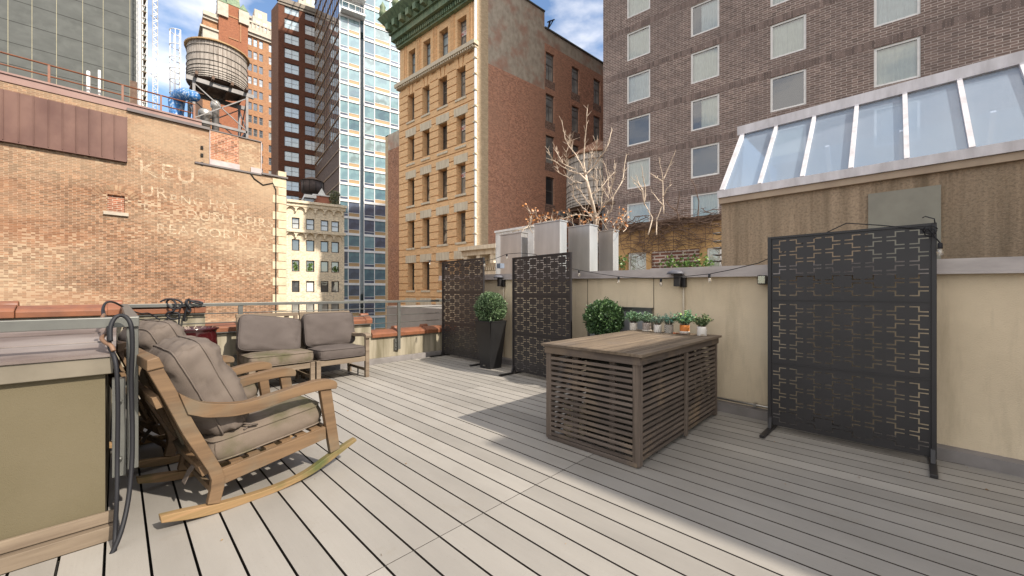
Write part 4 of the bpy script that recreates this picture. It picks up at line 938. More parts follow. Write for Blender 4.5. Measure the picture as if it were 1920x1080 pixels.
obj('top_rail', MB().tube([(so, 0, 10.55), (s9, 0, 10.5)], .035, 8), M['terra'], rr_); obj('mid_rail', MB().tube([(so, 0, 10.1), (s9, 0, 10.05)], .03, 8), M['terra'], rr_)
for px in (90, 230, 303, 366): obj('post', MB().box(b_.s_(px) - .035, b_.s_(px) + .035, -.03, .03, 9.3, 10.52), M['terra'], rr_)
for px, y0, y1, wd_ in ((163.5, 140, 172, .06), (185, 138, 168, .045)): tag(obj('vent_pipe', MB().tube([(0, 0, 9.2), (0, 0, b_.z(px, y0) + .5)], wd_, 8), M['white'], None, M=b_.M(b_.s_(px), 0, -.9)), ('left' if px < 170 else 'right') + ' one of two thin white vent pipes behind the rusty roof railing', 'pipe')
tag(obj('roof_stack', MB().box(-.12, .12, -.12, .12, 9.2, 11.1), M['vine'], None, M=b_.M(b_.s_(252), 0, -1.2)), 'square brown stub post standing on the brick roof before the netted building', 'post')

# ---- water tanks
def water_tank(px, w, r, zb, zt, apex, leg_z, label, cone):
    c = atw(px, YH, w); T = thing('water_tank', label, 'water tank', (c.x, c.y, leg_z))
    st = streaky('grey_barrel_staves', (.42, .375, .33), (.22, .19, .165), (.52, .47, .42), 9, .5, .85, .1)
    mb = MB(); k = 44
    for i in range(k):
        a0, a1 = 2 * math.pi * i / k + .008, 2 * math.pi * (i + 1) / k - .008; dr = random.uniform(-.008, .008)
        ps = [(math.cos(a) * (rad + dr), math.sin(a) * (rad + dr)) for rad in (r, r - .06) for a in (a0, a1)]
        rb = 1.0
        mb.hexa([(c.x + ps[0][0] * rb, c.y + ps[0][1] * rb, zb), (c.x + ps[1][0] * rb, c.y + ps[1][1] * rb, zb), (c.x + ps[3][0] * rb, c.y + ps[3][1] * rb, zb), (c.x + ps[2][0] * rb, c.y + ps[2][1] * rb, zb)],
                [(c.x + ps[0][0] * .985, c.y + ps[0][1] * .985, zt), (c.x + ps[1][0] * .985, c.y + ps[1][1] * .985, zt), (c.x + ps[3][0] * .985, c.y + ps[3][1] * .985, zt), (c.x + ps[2][0] * .985, c.y + ps[2][1] * .985, zt)])
    obj('staves', mb, st, T, world=True)
    mb = MB(); hh = zt - zb
    for q in (.03, .09, .15, .22, .32, .45, .64, .86): mb.tube([(c.x + (r + .012) * math.cos(a), c.y + (r + .012) * math.sin(a), zb + hh * q) for a in [2 * math.pi * i / 48 for i in range(48)]], .016, 6, closed=True)
    obj('hoops', mb, M['dark'], T, world=True)
    obj('inner_floor', MB().lathe([(r - .05, zb + .02), (r - .05, zt - .02)], (c.x, c.y, 0), 40), M['vine'], T, world=True)
    obj('conical_roof', MB().lathe([(r + .12, zt - .05), (r + .13, zt + .02), (r * .5, zt + (apex - zt) * .55), (.12, apex - .05), (.05, apex)], (c.x, c.y, 0), 32, False), cone, T, world=True)
    mb = MB()
    for y in (-.8, -.3, .3, .8): mb.box(c.x - r * 1.05, c.x + r * 1.05, c.y + y * r - .07, c.y + y * r + .07, zb - .2, zb)
    for x in (-.72, .72): obj('steel_beam', MB().box(c.x + x * r - .09, c.x + x * r + .09, c.y - r * 1.08, c.y + r * 1.08, zb - .46, zb - .2), M['steel_frame'], T, world=True)
    obj('timber_joists', mb, M['vine'], T, world=True)
    lx = [(-.72 * r, -.85 * r), (.72 * r, -.85 * r), (.72 * r, .85 * r), (-.72 * r, .85 * r)]
    for x, y in lx: obj('leg', MB().box(c.x + x - .07, c.x + x + .07, c.y + y - .07, c.y + y + .07, leg_z, zb - .46), M['steel_frame'], T, world=True)
    mb = MB(); zm = max(leg_z, zb - 3.0)
    for i in range(4):
        (x0, y0), (x1, y1) = lx[i], lx[(i + 1) % 4]
        mb.bar((c.x + x0, c.y + y0, zm + .25), (c.x + x1, c.y + y1, zb - .55), .06, .06); mb.bar((c.x + x1, c.y + y1, zm + .25), (c.x + x0, c.y + y0, zb - .55), .06, .06)
        mb.bar((c.x + x0, c.y + y0, zm + .15), (c.x + x1, c.y + y1, zm + .15), .14, .16)
    obj('cross_bracing', mb, M['steel_frame'], T, world=True)
    return c
M['steel_frame'] = plain('grey_steel_frame', (.19, .18, .175), (.13, .12, .115), .5, 2, metal=.3)
tk = water_tank(409, 26, 1.64, 14.95, 17.3, 18.25, 8.8, 'grey wooden rooftop water tank on a steel frame above the orange brick wall', plain('plywood_cone', (.50, .33, .17), (.40, .26, .13), .8, 1.5))
lp = atw(337, YH, 24.6); LD = thing('caged_ladder', 'pale steel ladder with a round safety cage left of the water tank', 'ladder', (lp.x, lp.y, 12.2))
mb = MB()
for dx in (-.24, .24): mb.tube([(dx + .12, 0, 0), (dx + .12, 0, 2.5), (dx + .12, 0, 5.6)], .035, 6)
z = .2
while z < 5.5: mb.tube([(-.12, 0, z), (.36, 0, z)], .018, 6); z += .32
obj('ladder_rails', mb, M['white'], LD)
mb = MB()
for z in (1.6, 2.4, 3.1, 3.8, 4.6, 5.5): mb.tube([(.12 + .42 * math.cos(a), -.42 * math.sin(a) * 1.2, z) for a in [math.pi * i / 12 for i in range(13)]], .024, 6)
for a in (30, 70, 110, 150): mb.tube([(.12 + .42 * math.cos(R(a)), -.5 * math.sin(R(a)), 1.5), (.12 + .42 * math.cos(R(a)), -.5 * math.sin(R(a)), 5.5)], .02, 6)
obj('safety_cage', mb, M['white'], LD)
bl_ = plain('blue_tarp_wrap', (.03, .16, .42), (.45, .55, .68), .35, 7, lo=.5, hi=.62, bmp=.8, bscale=9, bdist=.05)
bp = atw(331, YH, 24); o = MB().tube([(0, 0, 10.0), (0, 0, 11.0), (.0, 0, 12.4), (-.05, 0, 13.1), (.25, .1, 13.45), (.9, .35, 13.4), (1.7, .7, 13.1)], [.33, .38, .36, .42, .36, .36, .3], 12)
tag(obj('wrapped_duct', o, bl_, None, M=Matrix.Translation((bp.x, bp.y, 0))), 'roof duct wrapped in blue tarp beside the caged ladder', 'duct')
for px, w, r, z1, lb in ((385, 25, .27, 13.1, 'fat steel vent pipe with a cap under the left side of the water tank'), (404, 25.5, .2, 13.9, 'slimmer steel vent pipe behind the tank frame, right of the capped one'), (357, 24.3, .2, 12.2, 'short steel vent pipe behind the rusty railing beside the blue wrapped duct')):
    c = atw(px, YH, w); tag(obj('vent_stack', MB().lathe([(r, 8.7), (r, z1 - .5), (r * 1.35, z1 - .45), (r * 1.35, z1 - .15), (r * .9, z1), (r * .3, z1 + .05)], (c.x, c.y, 0), 18), M['steel'], None), lb, 'vent pipe')
water_tank(1121, 29, 2.35, 1.3 + (YH - 386) / F * 27.4, 1.3 + (YH - 290) / F * 27.6, 1.3 + (YH - 262) / F * 29, 3.0, 'weathered wooden water tank partly hidden behind the bare tree', plain('rusty_cone', (.30, .165, .10), (.24, .12, .07), .8, 2))

# ---- cream arched building across the street
k_ = Wall(548, 42, 2060); KB = thing('cream_brick_building', 'cream brick building with small arched corbel tables and a roof terrace across the street', 'building', M=k_.M())
crm = brick('cream_brick', (.72, .63, .48), (.64, .54, .40), (.68, .6, .48), row=.085, wid=.27, msize=.008, dark=.25, stain=(.6, .50, .36), sfac=.5, sscale=.15)
cz = k_.z(548, 378); kc = [(547, 561.6), (574, 589.6), (601.3, 616), (621.3, 635.8)]; kcs = [(k_.s_(a), k_.s_(b)) for a, b in kc]
kr = [(k_.z(554, a), k_.z(554, b)) for a, b in ((429, 407.8), (470, 448.5), (509, 487.4), (547.8, 526.3), (588, 566))]
ops = [(a, b, z0, z1) for a, b in kcs for z0, z1 in kr]
s_a, s_b = k_.s_(537), k_.s_(645.5)
obj('brick_wall', holes(s_a, s_b, GZ, cz, ops, .3), crm, KB)
cn = MB().box(s_a, s_b + .2, -.55, .1, cz - .15, cz + .12); cn.box(s_a, s_b + .1, -.35, .1, cz - .5, cz - .15)
zb2 = k_.z(554, 434); cn.box(s_a, s_b + .1, -.4, .1, zb2 - .1, zb2 + .18)
def scallops(mb, z, r):
    x = s_a + r
    while x < s_b - r:
        pts = [(x + r * math.cos(math.pi * i / 8), z - r * 1.1 + r * math.sin(math.pi * i / 8)) for i in range(9)]
        top = [(p[0], z) for p in pts]; i0 = len(mb.v); vs = []
        for y in (-.28, .02): vs += [(a, y, b) for a, b in top] + [(a, y, b) for a, b in pts]
        n = 9; fs = []
        for i in range(n - 1): fs += [(i, i + 1, n + i + 1, n + i), (2 * n + i + 1, 2 * n + i, 3 * n + i, 3 * n + i + 1), (n + i, n + i + 1, 3 * n + i + 1, 3 * n + i)]
        mb.add(vs, fs); mb.box(x + r - .04, x + r + .10, -.28, .02, z - r * 1.35, z); x += 2 * r + .1
scallops(cn, cz - .5, .42); scallops(cn, zb2 - .1, .42)
obj('corbel_table', cn, crm, KB)
for i, (a, b) in enumerate(kcs):
    for j, (z0, z1) in enumerate(kr): window(KB, k_, a, z0, b - a, z1 - z0, fr_d, pane_blind if (j in (0, 4)) else (bpy.data.materials.get('white_blind') or plain('white_blind', (.75, .75, .72))) if (i == 1 and j == 3) else pane_dark, 'sash' if j == 0 else 'plain', .2, .09)
for i, j in ((1, 2), (3, 2), (0, 2)):
    a, b = kcs[i]; z0, z1 = kr[j]; wi = MB()
    for _ in range(60): wi.leaf(Vector((random.uniform(a + .2, b - .2), .16, z0 + random.uniform(.1, .75 if i < 3 else .5) * (z1 - z0))), (random.uniform(-1, 1), -.1, random.uniform(-.2, 1)), .18)
    obj('window_plant', wi, M['green_leaf'], KB)
q = [k_.P + k_.t * s_a, k_.P + k_.t * s_b]; q += [q[1] - k_.n * 16, q[0] - k_.n * 16]; mb = MB()
for i in (1, 2, 3): mb.quad(q[i] + UP * GZ, q[(i + 1) % 4] + UP * GZ, q[(i + 1) % 4] + UP * cz, q[i] + UP * cz)
obj('back_wall', mb, crm, KB, world=True); mb = MB(); mb.quad(*[v + UP * (cz - .2) for v in q]); obj('roof', mb, tar, KB, world=True)
ph = MB().box(k_.s_(592), k_.s_(627), 2, 7, cz - .2, k_.z(600, 360)); obj('penthouse', ph, plain('salmon_stucco', (.50, .20, .12), (.44, .17, .11), .85, 1), KB)
ph = MB().box(k_.s_(573), k_.s_(596), 1.2, 6, k_.z(580, 366), k_.z(580, 360)); ph.box(k_.s_(590), k_.s_(628), 1.8, 7.2, k_.z(600, 360), k_.z(600, 358)); 
ph.hexa([(k_.s_(600), 2.2, k_.z(600, 358)), (k_.s_(617), 2.2, k_.z(600, 358)), (k_.s_(617), 5, k_.z(600, 358)), (k_.s_(600), 5, k_.z(600, 358))], [(k_.s_(608), 2.2, k_.z(600, 344)), (k_.s_(609), 2.2, k_.z(600, 344)), (k_.s_(609), 5, k_.z(600, 344)), (k_.s_(608), 5, k_.z(600, 344))])
obj('white_canopy', ph, M['white'], KB)
obj('penthouse_glazing', MB().box(k_.s_(574), k_.s_(592), 1.6, 6, cz - .1, k_.z(580, 366)), pane_dark, KB)
b = MB().box(k_.s_(549), k_.s_(592), .3, .35, cz + .45, cz + .5)
x = k_.s_(549)
while x < k_.s_(592): b.box(x, x + .04, .3, .35, cz, cz + .5); x += .5
obj('terrace_rail', b, M['rail'], KB)
# bush on that terrace
def crown(mb, c, r, n, size, squash=1.0, lumps=7, seed=1):
    rg = random.Random(seed); c = Vector(c); ls = []
    for _ in range(lumps):
        d = Vector((rg.gauss(0, 1), rg.gauss(0, 1), rg.gauss(0, .8))).normalized(); ls.append((d * r * .35, r * rg.uniform(.62, .75)))
    for _ in range(n):
        o, rr2 = rg.choice(ls); d = Vector((rg.gauss(0, 1), rg.gauss(0, 1), rg.gauss(0, 1))).normalized()
        p = c + (o + d * rr2 * rg.uniform(.72, 1.02)) * 1.0; p.z = c.z + (p.z - c.z) * squash
        dd = (d + Vector((rg.uniform(-.8, .8), rg.uniform(-.8, .8), rg.uniform(-.3, 1.0)))).normalized()
        mb.leaf(p, dd, size * rg.uniform(.7, 1.25))
    return mb
tb = k_.P + k_.t * k_.s_(631) - k_.n * 1.2
TT = thing('terrace_tree', 'small leafy tree on the roof terrace of the cream building', 'tree', (tb.x, tb.y, cz - .2))
mb = MB()
for dz in (0.6, 1.2, 1.8): crown(mb, (0, 0, dz), .55, 260, .16, 1.1, 6, int(dz * 10))
obj('crown', mb, leafmat('dusty_leaves', (.08, .10, .04), (.22, .22, .12)), TT); obj('trunk', MB().tube([(0, 0, 0), (.05, 0, 1.2)], .05, 6), M['vine'], TT)
c = atw(585, YH, 60); SKT = thing('small_water_tank', 'small dark rooftop tank behind the cream building terrace', 'water tank', (c.x, c.y, 14))
z0, z1, z2 = H + (YH - 362) / F * 60, H + (YH - 341) / F * 60, H + (YH - 334) / F * 60
obj('tank_body', MB().lathe([(1.5, z0 - 14), (1.5, z1 - 14)], (0, 0, 0), 24), plain('dark_tank_wood', (.10, .075, .065), (.07, .05, .045), .8, 2), SKT); obj('conical_roof', MB().lathe([(1.65, z1 - 14), (.8, z2 - 14.1), (.05, z2 - 13.8)], (0, 0, 0), 24), M['vine'], SKT)
b = MB()
for a in range(12): b.tube([(1.7 * math.cos(a * .5236), 1.7 * math.sin(a * .5236), z0 - 14), (1.7 * math.cos(a * .5236), 1.7 * math.sin(a * .5236), z1 - 14)], .04, 5)
obj('tank_posts', b, M['dark'], SKT)

# ================================================================ NEIGHBOUR ROOF BEHIND THE WALL
nr = thing('neighbour_building', 'neighbouring low building whose roof lies behind the beige terrace wall', 'building', (-2, 8, 0))
obj('roof_block', MB().box(-11, 6.5, 5.75, 16.5, GZ, .9), plain('pale_roof_block', (.3, .28, .25), (.22, .2, .18), .9, 1), nr, world=True)
# bulkhead with sloping skylight
BY, BX = 5.6, -1.62
bh_ = thing('skylight_bulkhead', 'stained concrete bulkhead topped by a sloping blue glass skylight with white frames', 'building', (0, BY, 0))
cm0, n_, l_, b2_ = new_mat('streaked_concrete')
o_ = mixc(n_, l_, noise_fac(n_, l_, coords(n_, l_, (9, 9, .5)), 1.0, 9, .38, .66, .62), (.43, .325, .225), (.20, .15, .10))
o_ = mixc(n_, l_, noise_fac(n_, l_, coords(n_, l_, (2.2, 2.2, .8)), 1.3, 8, .42, .70, .7), o_, (.34, .265, .185))
o_ = mixc(n_, l_, noise_fac(n_, l_, coords(n_, l_), 45, 4, .45, .85), o_, (.16, .125, .09))
l_.new(o_, b2_.inputs['Base Color']); b2_.inputs['Roughness'].default_value = .92; b2_.inputs['Specular IOR Level'].default_value = .15
bump(n_, l_, b2_, noise_fac(n_, l_, coords(n_, l_), 90, 5, 0, 1), .8, .01); conc = cm0
zg = 2.50
obj('concrete_wall', MB().box(BX, 4.6, BY, BY + 3.6, .8, zg), conc, bh_, world=True)
wm_ = streaky('flaking_white_metal', (.66, .64, .66), (.50, .48, .49), None, 5, 1.2, .5, .2)
b = MB().box(BX - .03, 4.6, BY - .07, BY + .02, zg + .045, zg + .14); obj('white_gutter', b, wm_, bh_, world=True)
obj('timber_fascia', MB().box(BX - .02, 4.6, BY - .045, BY + .02, zg - .03, zg + .042), plain('tan_fascia', (.42, .33, .24), (.34, .26, .19), .7, 4), bh_, world=True)
z0, z1, y0, y1 = zg + .14, 3.69, BY, BY + 1.02
gm2, n_, l_, b2_ = new_mat('pale_blue_skylight_glass'); b2_.inputs['Base Color'].default_value = (.27, .36, .47, 1); b2_.inputs['Roughness'].default_value = .35
tr_ = n_.new('ShaderNodeBsdfTransparent'); tr_.inputs[0].default_value = (.72, .82, .95, 1); ms_ = n_.new('ShaderNodeMixShader'); ms_.inputs[0].default_value = .42
gl2 = n_.new('ShaderNodeBsdfGlossy'); gl2.inputs['Roughness'].default_value = .03; m3 = n_.new('ShaderNodeMixShader'); m3.inputs[0].default_value = .10
l_.new(b2_.outputs[0], ms_.inputs[1]); l_.new(tr_.outputs[0], ms_.inputs[2]); l_.new(ms_.outputs[0], m3.inputs[1]); l_.new(gl2.outputs[0], m3.inputs[2]); l_.new(m3.outputs[0], n_['Material Output'].inputs['Surface'])
x = BX; i = 0
while x < 4.4:
    x2 = min(x + .427, 4.6)
    obj('glass_pane', MB().quad((x + .02, y0, z0), (x2 + .0, y0, z0), (x2, y1, z1), (x + .02, y1, z1)), gm2, bh_, world=True)
    wdt = .055 if i == 0 else .04
    b = MB().bar((x + .01, y0 - .01, z0 + .0), (x + .01, y1 - .0, z1 + .02), wdt, .05); b.box(x - .022, x + .045, y0 - .045, y0 - .012, z0 - .025, z0 + .0); obj('rafter', b, wm_, bh_, world=True)
    x = x2; i += 1
obj('ridge_cap', MB().bar((BX - .06, y1 + .01, z1 + .05), (4.6, y1 + .01, z1 + .05), .14, .13), wm_, bh_, world=True)
obj('glass_end', MB().add([(BX, y0, z0), (BX, y1, z1), (BX, BY + 3.4, z1), (BX, BY + 3.4, z0)], [(0, 1, 2, 3)]), gm2, bh_, world=True)
obj('rear_rail', MB().box(BX, 4.6, BY + 3.4, BY + 3.5, zg, zg + .15), wm_, bh_, world=True); obj('rear_glass', MB().quad((BX, BY + 2.5, z1), (4.6, BY + 2.5, z1), (4.6, BY + 3.4, z0), (BX, BY + 3.4, z0)), gm2, bh_, world=True)
for x in [BX + .427 * k for k in range(0, 14, 2)]: obj('rear_rafter', MB().bar((x, BY + 2.5, z1), (x, BY + 3.4, z0), .05, .05), wm_, bh_, world=True)
obj('sheet_patch', MB().box(atY(1628, 400, BY).x, atY(1764, 400, BY).x, BY - .03, BY - .002, atY(1700, 440, BY).z - .6, atY(1628, 365, BY).z), plain('grey_patch_sheet', (.27, .26, .21), (.23, .22, .18), .6, 6), bh_, world=True)
hk = thing('wall_rungs', 'column of small steel rungs beside the left edge of the concrete bulkhead', 'ladder', (BX, BY + .1, 1.5))
b = MB()
for y in (435, 450, 463, 476, 488): p = atY(1352, y, BY); b.tube([(BX, BY + .06, p.z), (BX - .12, BY + .06, p.z), (BX - .12, BY + .22, p.z), (BX, BY + .22, p.z)], .008, 6)
obj('rungs', b, M['bolt'], hk, world=True)
# unseen block added on the right to throw shade over the table side
sb_ = thing('added_shade_block', 'unseen stucco block with a grey door, added right of the terrace to shade the deck', 'building', (2.6, 4, 0))
obj('stucco_block', MB().box(2.5, 6.0, 3.15, 5.55, -.1, 4.15), M['stucco'], sb_, world=True); obj('roof_slab', MB().box(2.44, 6.1, 3.1, 5.57, 4.152, 4.23), M['flash'], sb_, world=True)
dr_ = obj('door', MB().box(2.465, 2.498, 3.3, 4.2, .02, 2.1), M['rail'], sb_, world=True); obj('handle', MB().tube([(2.47, 3.4, 1.0), (2.42, 3.4, 1.0), (2.42, 3.52, 1.0)], .012, 6), M['bolt'], dr_, world=True)

# ochre garden wall with vines
og = Wall(1160, 16, 30); OG = thing('ochre_garden_wall', 'ochre painted garden wall over brick panels and windows, covered with bare vines', 'wall', M=og.M())
ztp, zmid = 3.98, 2.92; s0, s1 = og.s_(1158), og.s_(1375)
och = streaky('ochre_paint', (.55, .35, .16), (.42, .26, .12), (.28, .17, .09), 1.5, .8, .85, .3)
wa = [(og.s_(1177), og.s_(1212)), (og.s_(1325), og.s_(1352))]
obj('ochre_band', MB().box(s0, s1, 0, .3, zmid, ztp - .12), och, OG); obj('top_board', MB().box(s0 - .05, s1, -.08, .4, ztp - .12, ztp + .1), M['vine'], OG)
b = MB(); x = s0
for a, c2 in ((s0, wa[0][0]), (wa[0][1], og.s_(1222)), (og.s_(1312), wa[1][0])): b.box(a, c2, -.03, .3, .9, zmid)
obj('ochre_post', b, och, OG)
obj('brick_panel', MB().box(og.s_(1222), og.s_(1312), 0.02, .3, .9, zmid), brick('purple_brick_panel', (.20, .085, .06), (.14, .07, .055), (.45, .38, .33), row=.13, wid=.42, msize=.03, dark=.3), OG)
for a, c2 in wa: window(OG, og, a, 1.2, c2 - a, zmid - 1.2, wf, pane_curtain, 'plain', .1, .06)
b = MB()
for i in range(8): b.box(s0 + i * .55, s0 + i * .55 + .02, -.004, .01, zmid, ztp - .12)
b.box(s0, s1, -.004, .01, 3.42, 3.44); obj('block_joints', b, M['vine'], OG)
vn = MB(); rg = random.Random(3)
for i in range(150):
    x = rg.uniform(s0, s1 - .2); z = rg.choice([ztp, ztp, ztp - .3, zmid + .2]) + rg.uniform(-.2, .2); a = rg.uniform(-.6, .6) + (math.pi if rg.random() < .5 else 0)
    pts = []; y = -.12
    for k in range(9):
        pts.append((x, y, z)); x += .16 * math.cos(a); z += .13 * math.sin(a); a += rg.uniform(-.6, .6); z = min(z, ztp + .35); y = -.12 + rg.uniform(-.12, .08)
    if i % 3: vn.tube(pts, [.016 - .0013 * k for k in range(9)], 5)
    else: vn.tube(pts, .006, 4)
for i in range(16): # hanging stems
    x = rg.uniform(s0, s1 - .2); pts = [(x + rg.uniform(-.1, .1) + .06 * k * rg.choice([-1, 1]), -.1 + rg.uniform(-.05, .05), ztp - .32 * k) for k in range(8)]; vn.tube(pts, .009, 5)
VN = thing('bare_vines', 'tangle of bare brown vines climbing over the ochre garden wall', 'vine', M=og.M()); o = obj('stems', vn, M['vine'], VN)
gr_ = MB()
for i in range(300):
    x = rg.choice([rg.uniform(og.s_(1240), s1 - .5), rg.uniform(og.s_(1255), og.s_(1335)), rg.uniform(s0, og.s_(1180))]); zz = 2.35 + rg.gauss(0, .14) + (.15 if x < 1 else 0)
    gr_.leaf(Vector((x, -.3 + rg.uniform(-.15, .15), zz)), (rg.uniform(-1, 1), rg.uniform(-1, .3), rg.uniform(-.4, 1)), .12)
HG = thing('green_shrub_row', 'low row of fresh green shrubs at the foot of the ochre garden wall', 'shrub', M=og.M()); obj('foliage', gr_, M['green_leaf'], HG)

def px_branch(mb, pts, w, r0, r1, twigs=0, rg=random.Random(2), leafs=None):
    """a branch laid out from the photo at its own depth w, wandering in depth"""
    P = []; n = len(pts); dw = 0
    sub = []
    for i in range(n - 1):
        for k in range(3): f = k / 3; sub.append((pts[i][0] * (1 - f) + pts[i + 1][0] * f, pts[i][1] * (1 - f) + pts[i + 1][1] * f))
    sub.append(pts[-1]); ph_ = rg.uniform(0, 6)
    for i, (x, y) in enumerate(sub): P.append(atw(x, y, w + .22 * math.sin(ph_ + i * .35) - .22 * math.sin(ph_)) + Vector((rg.uniform(-.006, .006),) * 3))
    m = len(P); mb.tube(P, [r0 + (r1 - r0) * i / (m - 1) for i in range(m)], 6)
    for i in range(twigs):
        k = rg.randint(1, m - 1); d = (P[k] - P[k - 1]).normalized(); s = Vector((rg.uniform(-1, 1), rg.uniform(-1, 1), rg.uniform(-.2, 1))).normalized(); e = (d * .7 + s * .8).normalized() * rg.choice([rg.uniform(.03, .10), rg.uniform(.08, .26)])
        mb.tube([P[k], P[k] + e], [r1 * .9, r1 * .4], 4, caps=False)
        if leafs is not None and rg.random() < .8: leafs.leaf(P[k] + e, s, .07)
    return P
TR_ = atw(1112, YH, 9.2); TR_.z = 1.7
BT_ = thing('bare_tree', 'bare pale barked tree growing behind the tall steel planters', 'tree', TR_)
sc2 = lambda L: [(960 + x / 4.909, 200 + y / 4.909) for x, y in L]
tk_, tw_ = MB(), MB(); rg = random.Random(4)
W = 9.2
px_branch(tk_, sc2([(775, 1250), (770, 1060), (745, 920), (715, 790), (680, 630)]), W, .052, .030, 3, rg)
for L, a, b in (([(680, 630), (662, 520), (665, 400), (680, 240), (694, 20)], .024, .007), ([(680, 630), (640, 540), (590, 450), (530, 370), (490, 300), (463, 140)], .022, .007), ([(670, 625), (600, 610), (520, 585), (440, 535), (370, 485), (330, 400)], .020, .007),
        ([(590, 575), (530, 555), (470, 520), (425, 455), (405, 385)], .014, .006), ([(645, 705), (580, 695), (530, 660), (430, 610), (413, 555)], .014, .006), ([(690, 615), (745, 560), (800, 480), (850, 420), (890, 340), (918, 220)], .020, .007),
        ([(770, 1060), (690, 960), (640, 920), (570, 840), (555, 720)], .024, .007), ([(765, 1030), (820, 940), (850, 900), (930, 830), (1020, 680), (1050, 450)], .026, .007), ([(890, 845), (860, 800), (840, 760), (850, 690)], .012, .006),
        ([(900, 800), (885, 720), (880, 640), (855, 530)], .012, .006), ([(905, 800), (925, 680), (950, 600), (943, 520)], .012, .006), ([(720, 800), (770, 790), (800, 770), (880, 670), (945, 600)], .012, .006),
        ([(780, 770), (785, 690), (740, 650)], .010, .005), ([(745, 920), (700, 880), (640, 790), (590, 730)], .014, .006), ([(770, 1050), (860, 1030), (920, 940), (930, 830)], .018, .008), ([(760, 1060), (720, 1010), (600, 990), (470, 1030)], .014, .005),
        ([(520, 585), (500, 500), (500, 420)], .008, .005), ([(560, 420), (535, 340), (530, 275)], .009, .005), ([(700, 560), (720, 500), (740, 400)], .010, .005), ([(760, 510), (775, 420), (780, 330)], .010, .005), ([(820, 930), (830, 800), (805, 590)], .010, .005), ([(790, 900), (770, 830), (780, 590)], .009, .004)):
    px_branch(tw_, sc2(L), W, a * .9, b, 30, rg)
obj('trunk', tk_, M['bark'], BT_, world=True); obj('crown', tw_, M['bark'], BT_, world=True)
ol_ = MB(); os_ = MB(); OS = thing('orange_shrubs', 'dry shrubs with orange leaves growing behind the steel planters', 'shrub', atw(1080, YH, 9.4))
for i in range(26):
    x = rg.choice([rg.uniform(1070, 1150), rg.uniform(990, 1060), rg.uniform(1090, 1170)]); y = rg.uniform(425, 440); L = [(x, y)]
    for k in range(3): x += rg.uniform(-9, 9); y -= rg.uniform(5, 14); L.append((x, y))
    px_branch(os_, L, 9.4 + rg.uniform(-.4, .4), .009, .004, 7, rg, ol_)
for L in ([(960, 435), (985, 428), (1010, 418), (1040, 414), (1063, 417)], [(975, 437), (994, 420), (996, 402), (993, 396)], [(1000, 430), (1020, 416), (1042, 412)]): px_branch(os_, L, 9.6, .010, .004, 10, rg, ol_)
obj('stems', os_, M['bark'], OS, world=True); obj('leaves', ol_, M['orange_leaf'], OS, world=True)
sc3 = lambda L: [(1120 + x / 4.5, 200 + y / 4.5) for x, y in L]
for nm, Ls in (('tall bare shrub with forked pale shoots before the ochre wall, right of the bare tree', ([(560, 900), (555, 770), (553, 630), (545, 560), (518, 430)], [(553, 620), (590, 540), (625, 455), (650, 395)], [(545, 630), (490, 590), (435, 558)], [(558, 760), (585, 690), (625, 658)], [(550, 830), (500, 770), (462, 725)], [(500, 1080), (500, 960), (540, 850)])),
               ('smaller bare shrub with pale shoots between the tree and the forked shrub', ([(430, 1080), (465, 940), (400, 820), (385, 700), (340, 650), (283, 590)], [(385, 720), (350, 640), (325, 575)], [(400, 800), (405, 690), (385, 600), (378, 508)], [(400, 830), (380, 720), (300, 630)])),
               ('slender bare shrub in front of the blue window over the ochre wall', ([(690, 960), (670, 870), (690, 780), (697, 712)], [(670, 880), (620, 850), (570, 790)], [(850, 960), (855, 800), (830, 690), (795, 615)]))):
    sh = MB(); q = atw(*sc3([Ls[0][0]])[0], 13); S = thing('bare_shrub', nm, 'shrub', (q.x, q.y, 1.0)); 
    for L in Ls: px_branch(sh, sc3(L), 13, .022, .008, 9, rg)
    obj('stems', sh, M['bark'] if 'slender' not in nm else M['vine'], S, world=True)

# stainless planters / ducts standing behind the wall, seen from the front (+ right side)
def steel_box(pl, pm, pr, yl, ym, yr, w, label, top_open=False):
    """front face from column pl to pm, right side from pm to pr; front parallel to the wall"""
    a = atw(pl, YH, w); Y = a.y; b = atY(pm, YH, Y); dep = (atX(pr, YH, b.x).y - Y)
    z = (atY(pm, ym, Y).z + atY(pl, yl, Y).z) / 2; T = thing('steel_planter', label, 'planter', (a.x, Y, .9), group=None)
    mb = MB().box(0, b.x - a.x, 0, dep, 0, z - .9 - .02); obj('body', mb, M['steel'], T, bevel=.012)
    mb = MB(); ww, dd, zz = b.x - a.x, dep, z - .9
    mb.box(-.012, ww + .012, -.012, .035, zz - .02, zz + .006); mb.box(-.012, ww + .012, dd - .03, dd + .012, zz - .02, zz + .006); mb.box(-.012, .03, .035, dd - .03, zz - .02, zz + .006); mb.box(ww - .03, ww + .012, .035, dd - .03, zz - .02, zz + .006)
    obj('rim', mb, M['steel'], T); obj('soil', MB().box(.03, ww - .03, .035, dd - .03, zz - .03, zz - .012), M['soil'], T)
steel_box(938, 978, 990, 441, 434, 437, 9.6, 'shortest steel planter box standing beside the white panel, leftmost of the four')
steel_box(1001, 1050, 1063, 420, 412, 418, 8.9, 'tallest steel planter box, second from the left behind the wall')
steel_box(1065, 1106, 1121, 426, 420, 422, 9.2, 'shiny steel planter box in the middle of the row under the bare tree')
steel_box(1122, 1150, 1160, 434, 430, 433, 9.6, 'rightmost steel planter box beside the ochre garden wall')
wp = atw(930, YH, 11.5); WPn = thing('white_roof_screen', 'white metal clad roof screen behind the leftmost steel planter', 'screen', (wp.x, wp.y, .9))
xe = atY(1001, YH, wp.y).x - wp.x; zz = atY(930, 437, wp.y).z - .9
b = MB().box(0, xe, 0, .3, 0, zz); x = 0
while x < xe: b.box(x, x + .03, -.015, 0, 0, zz); x += .3
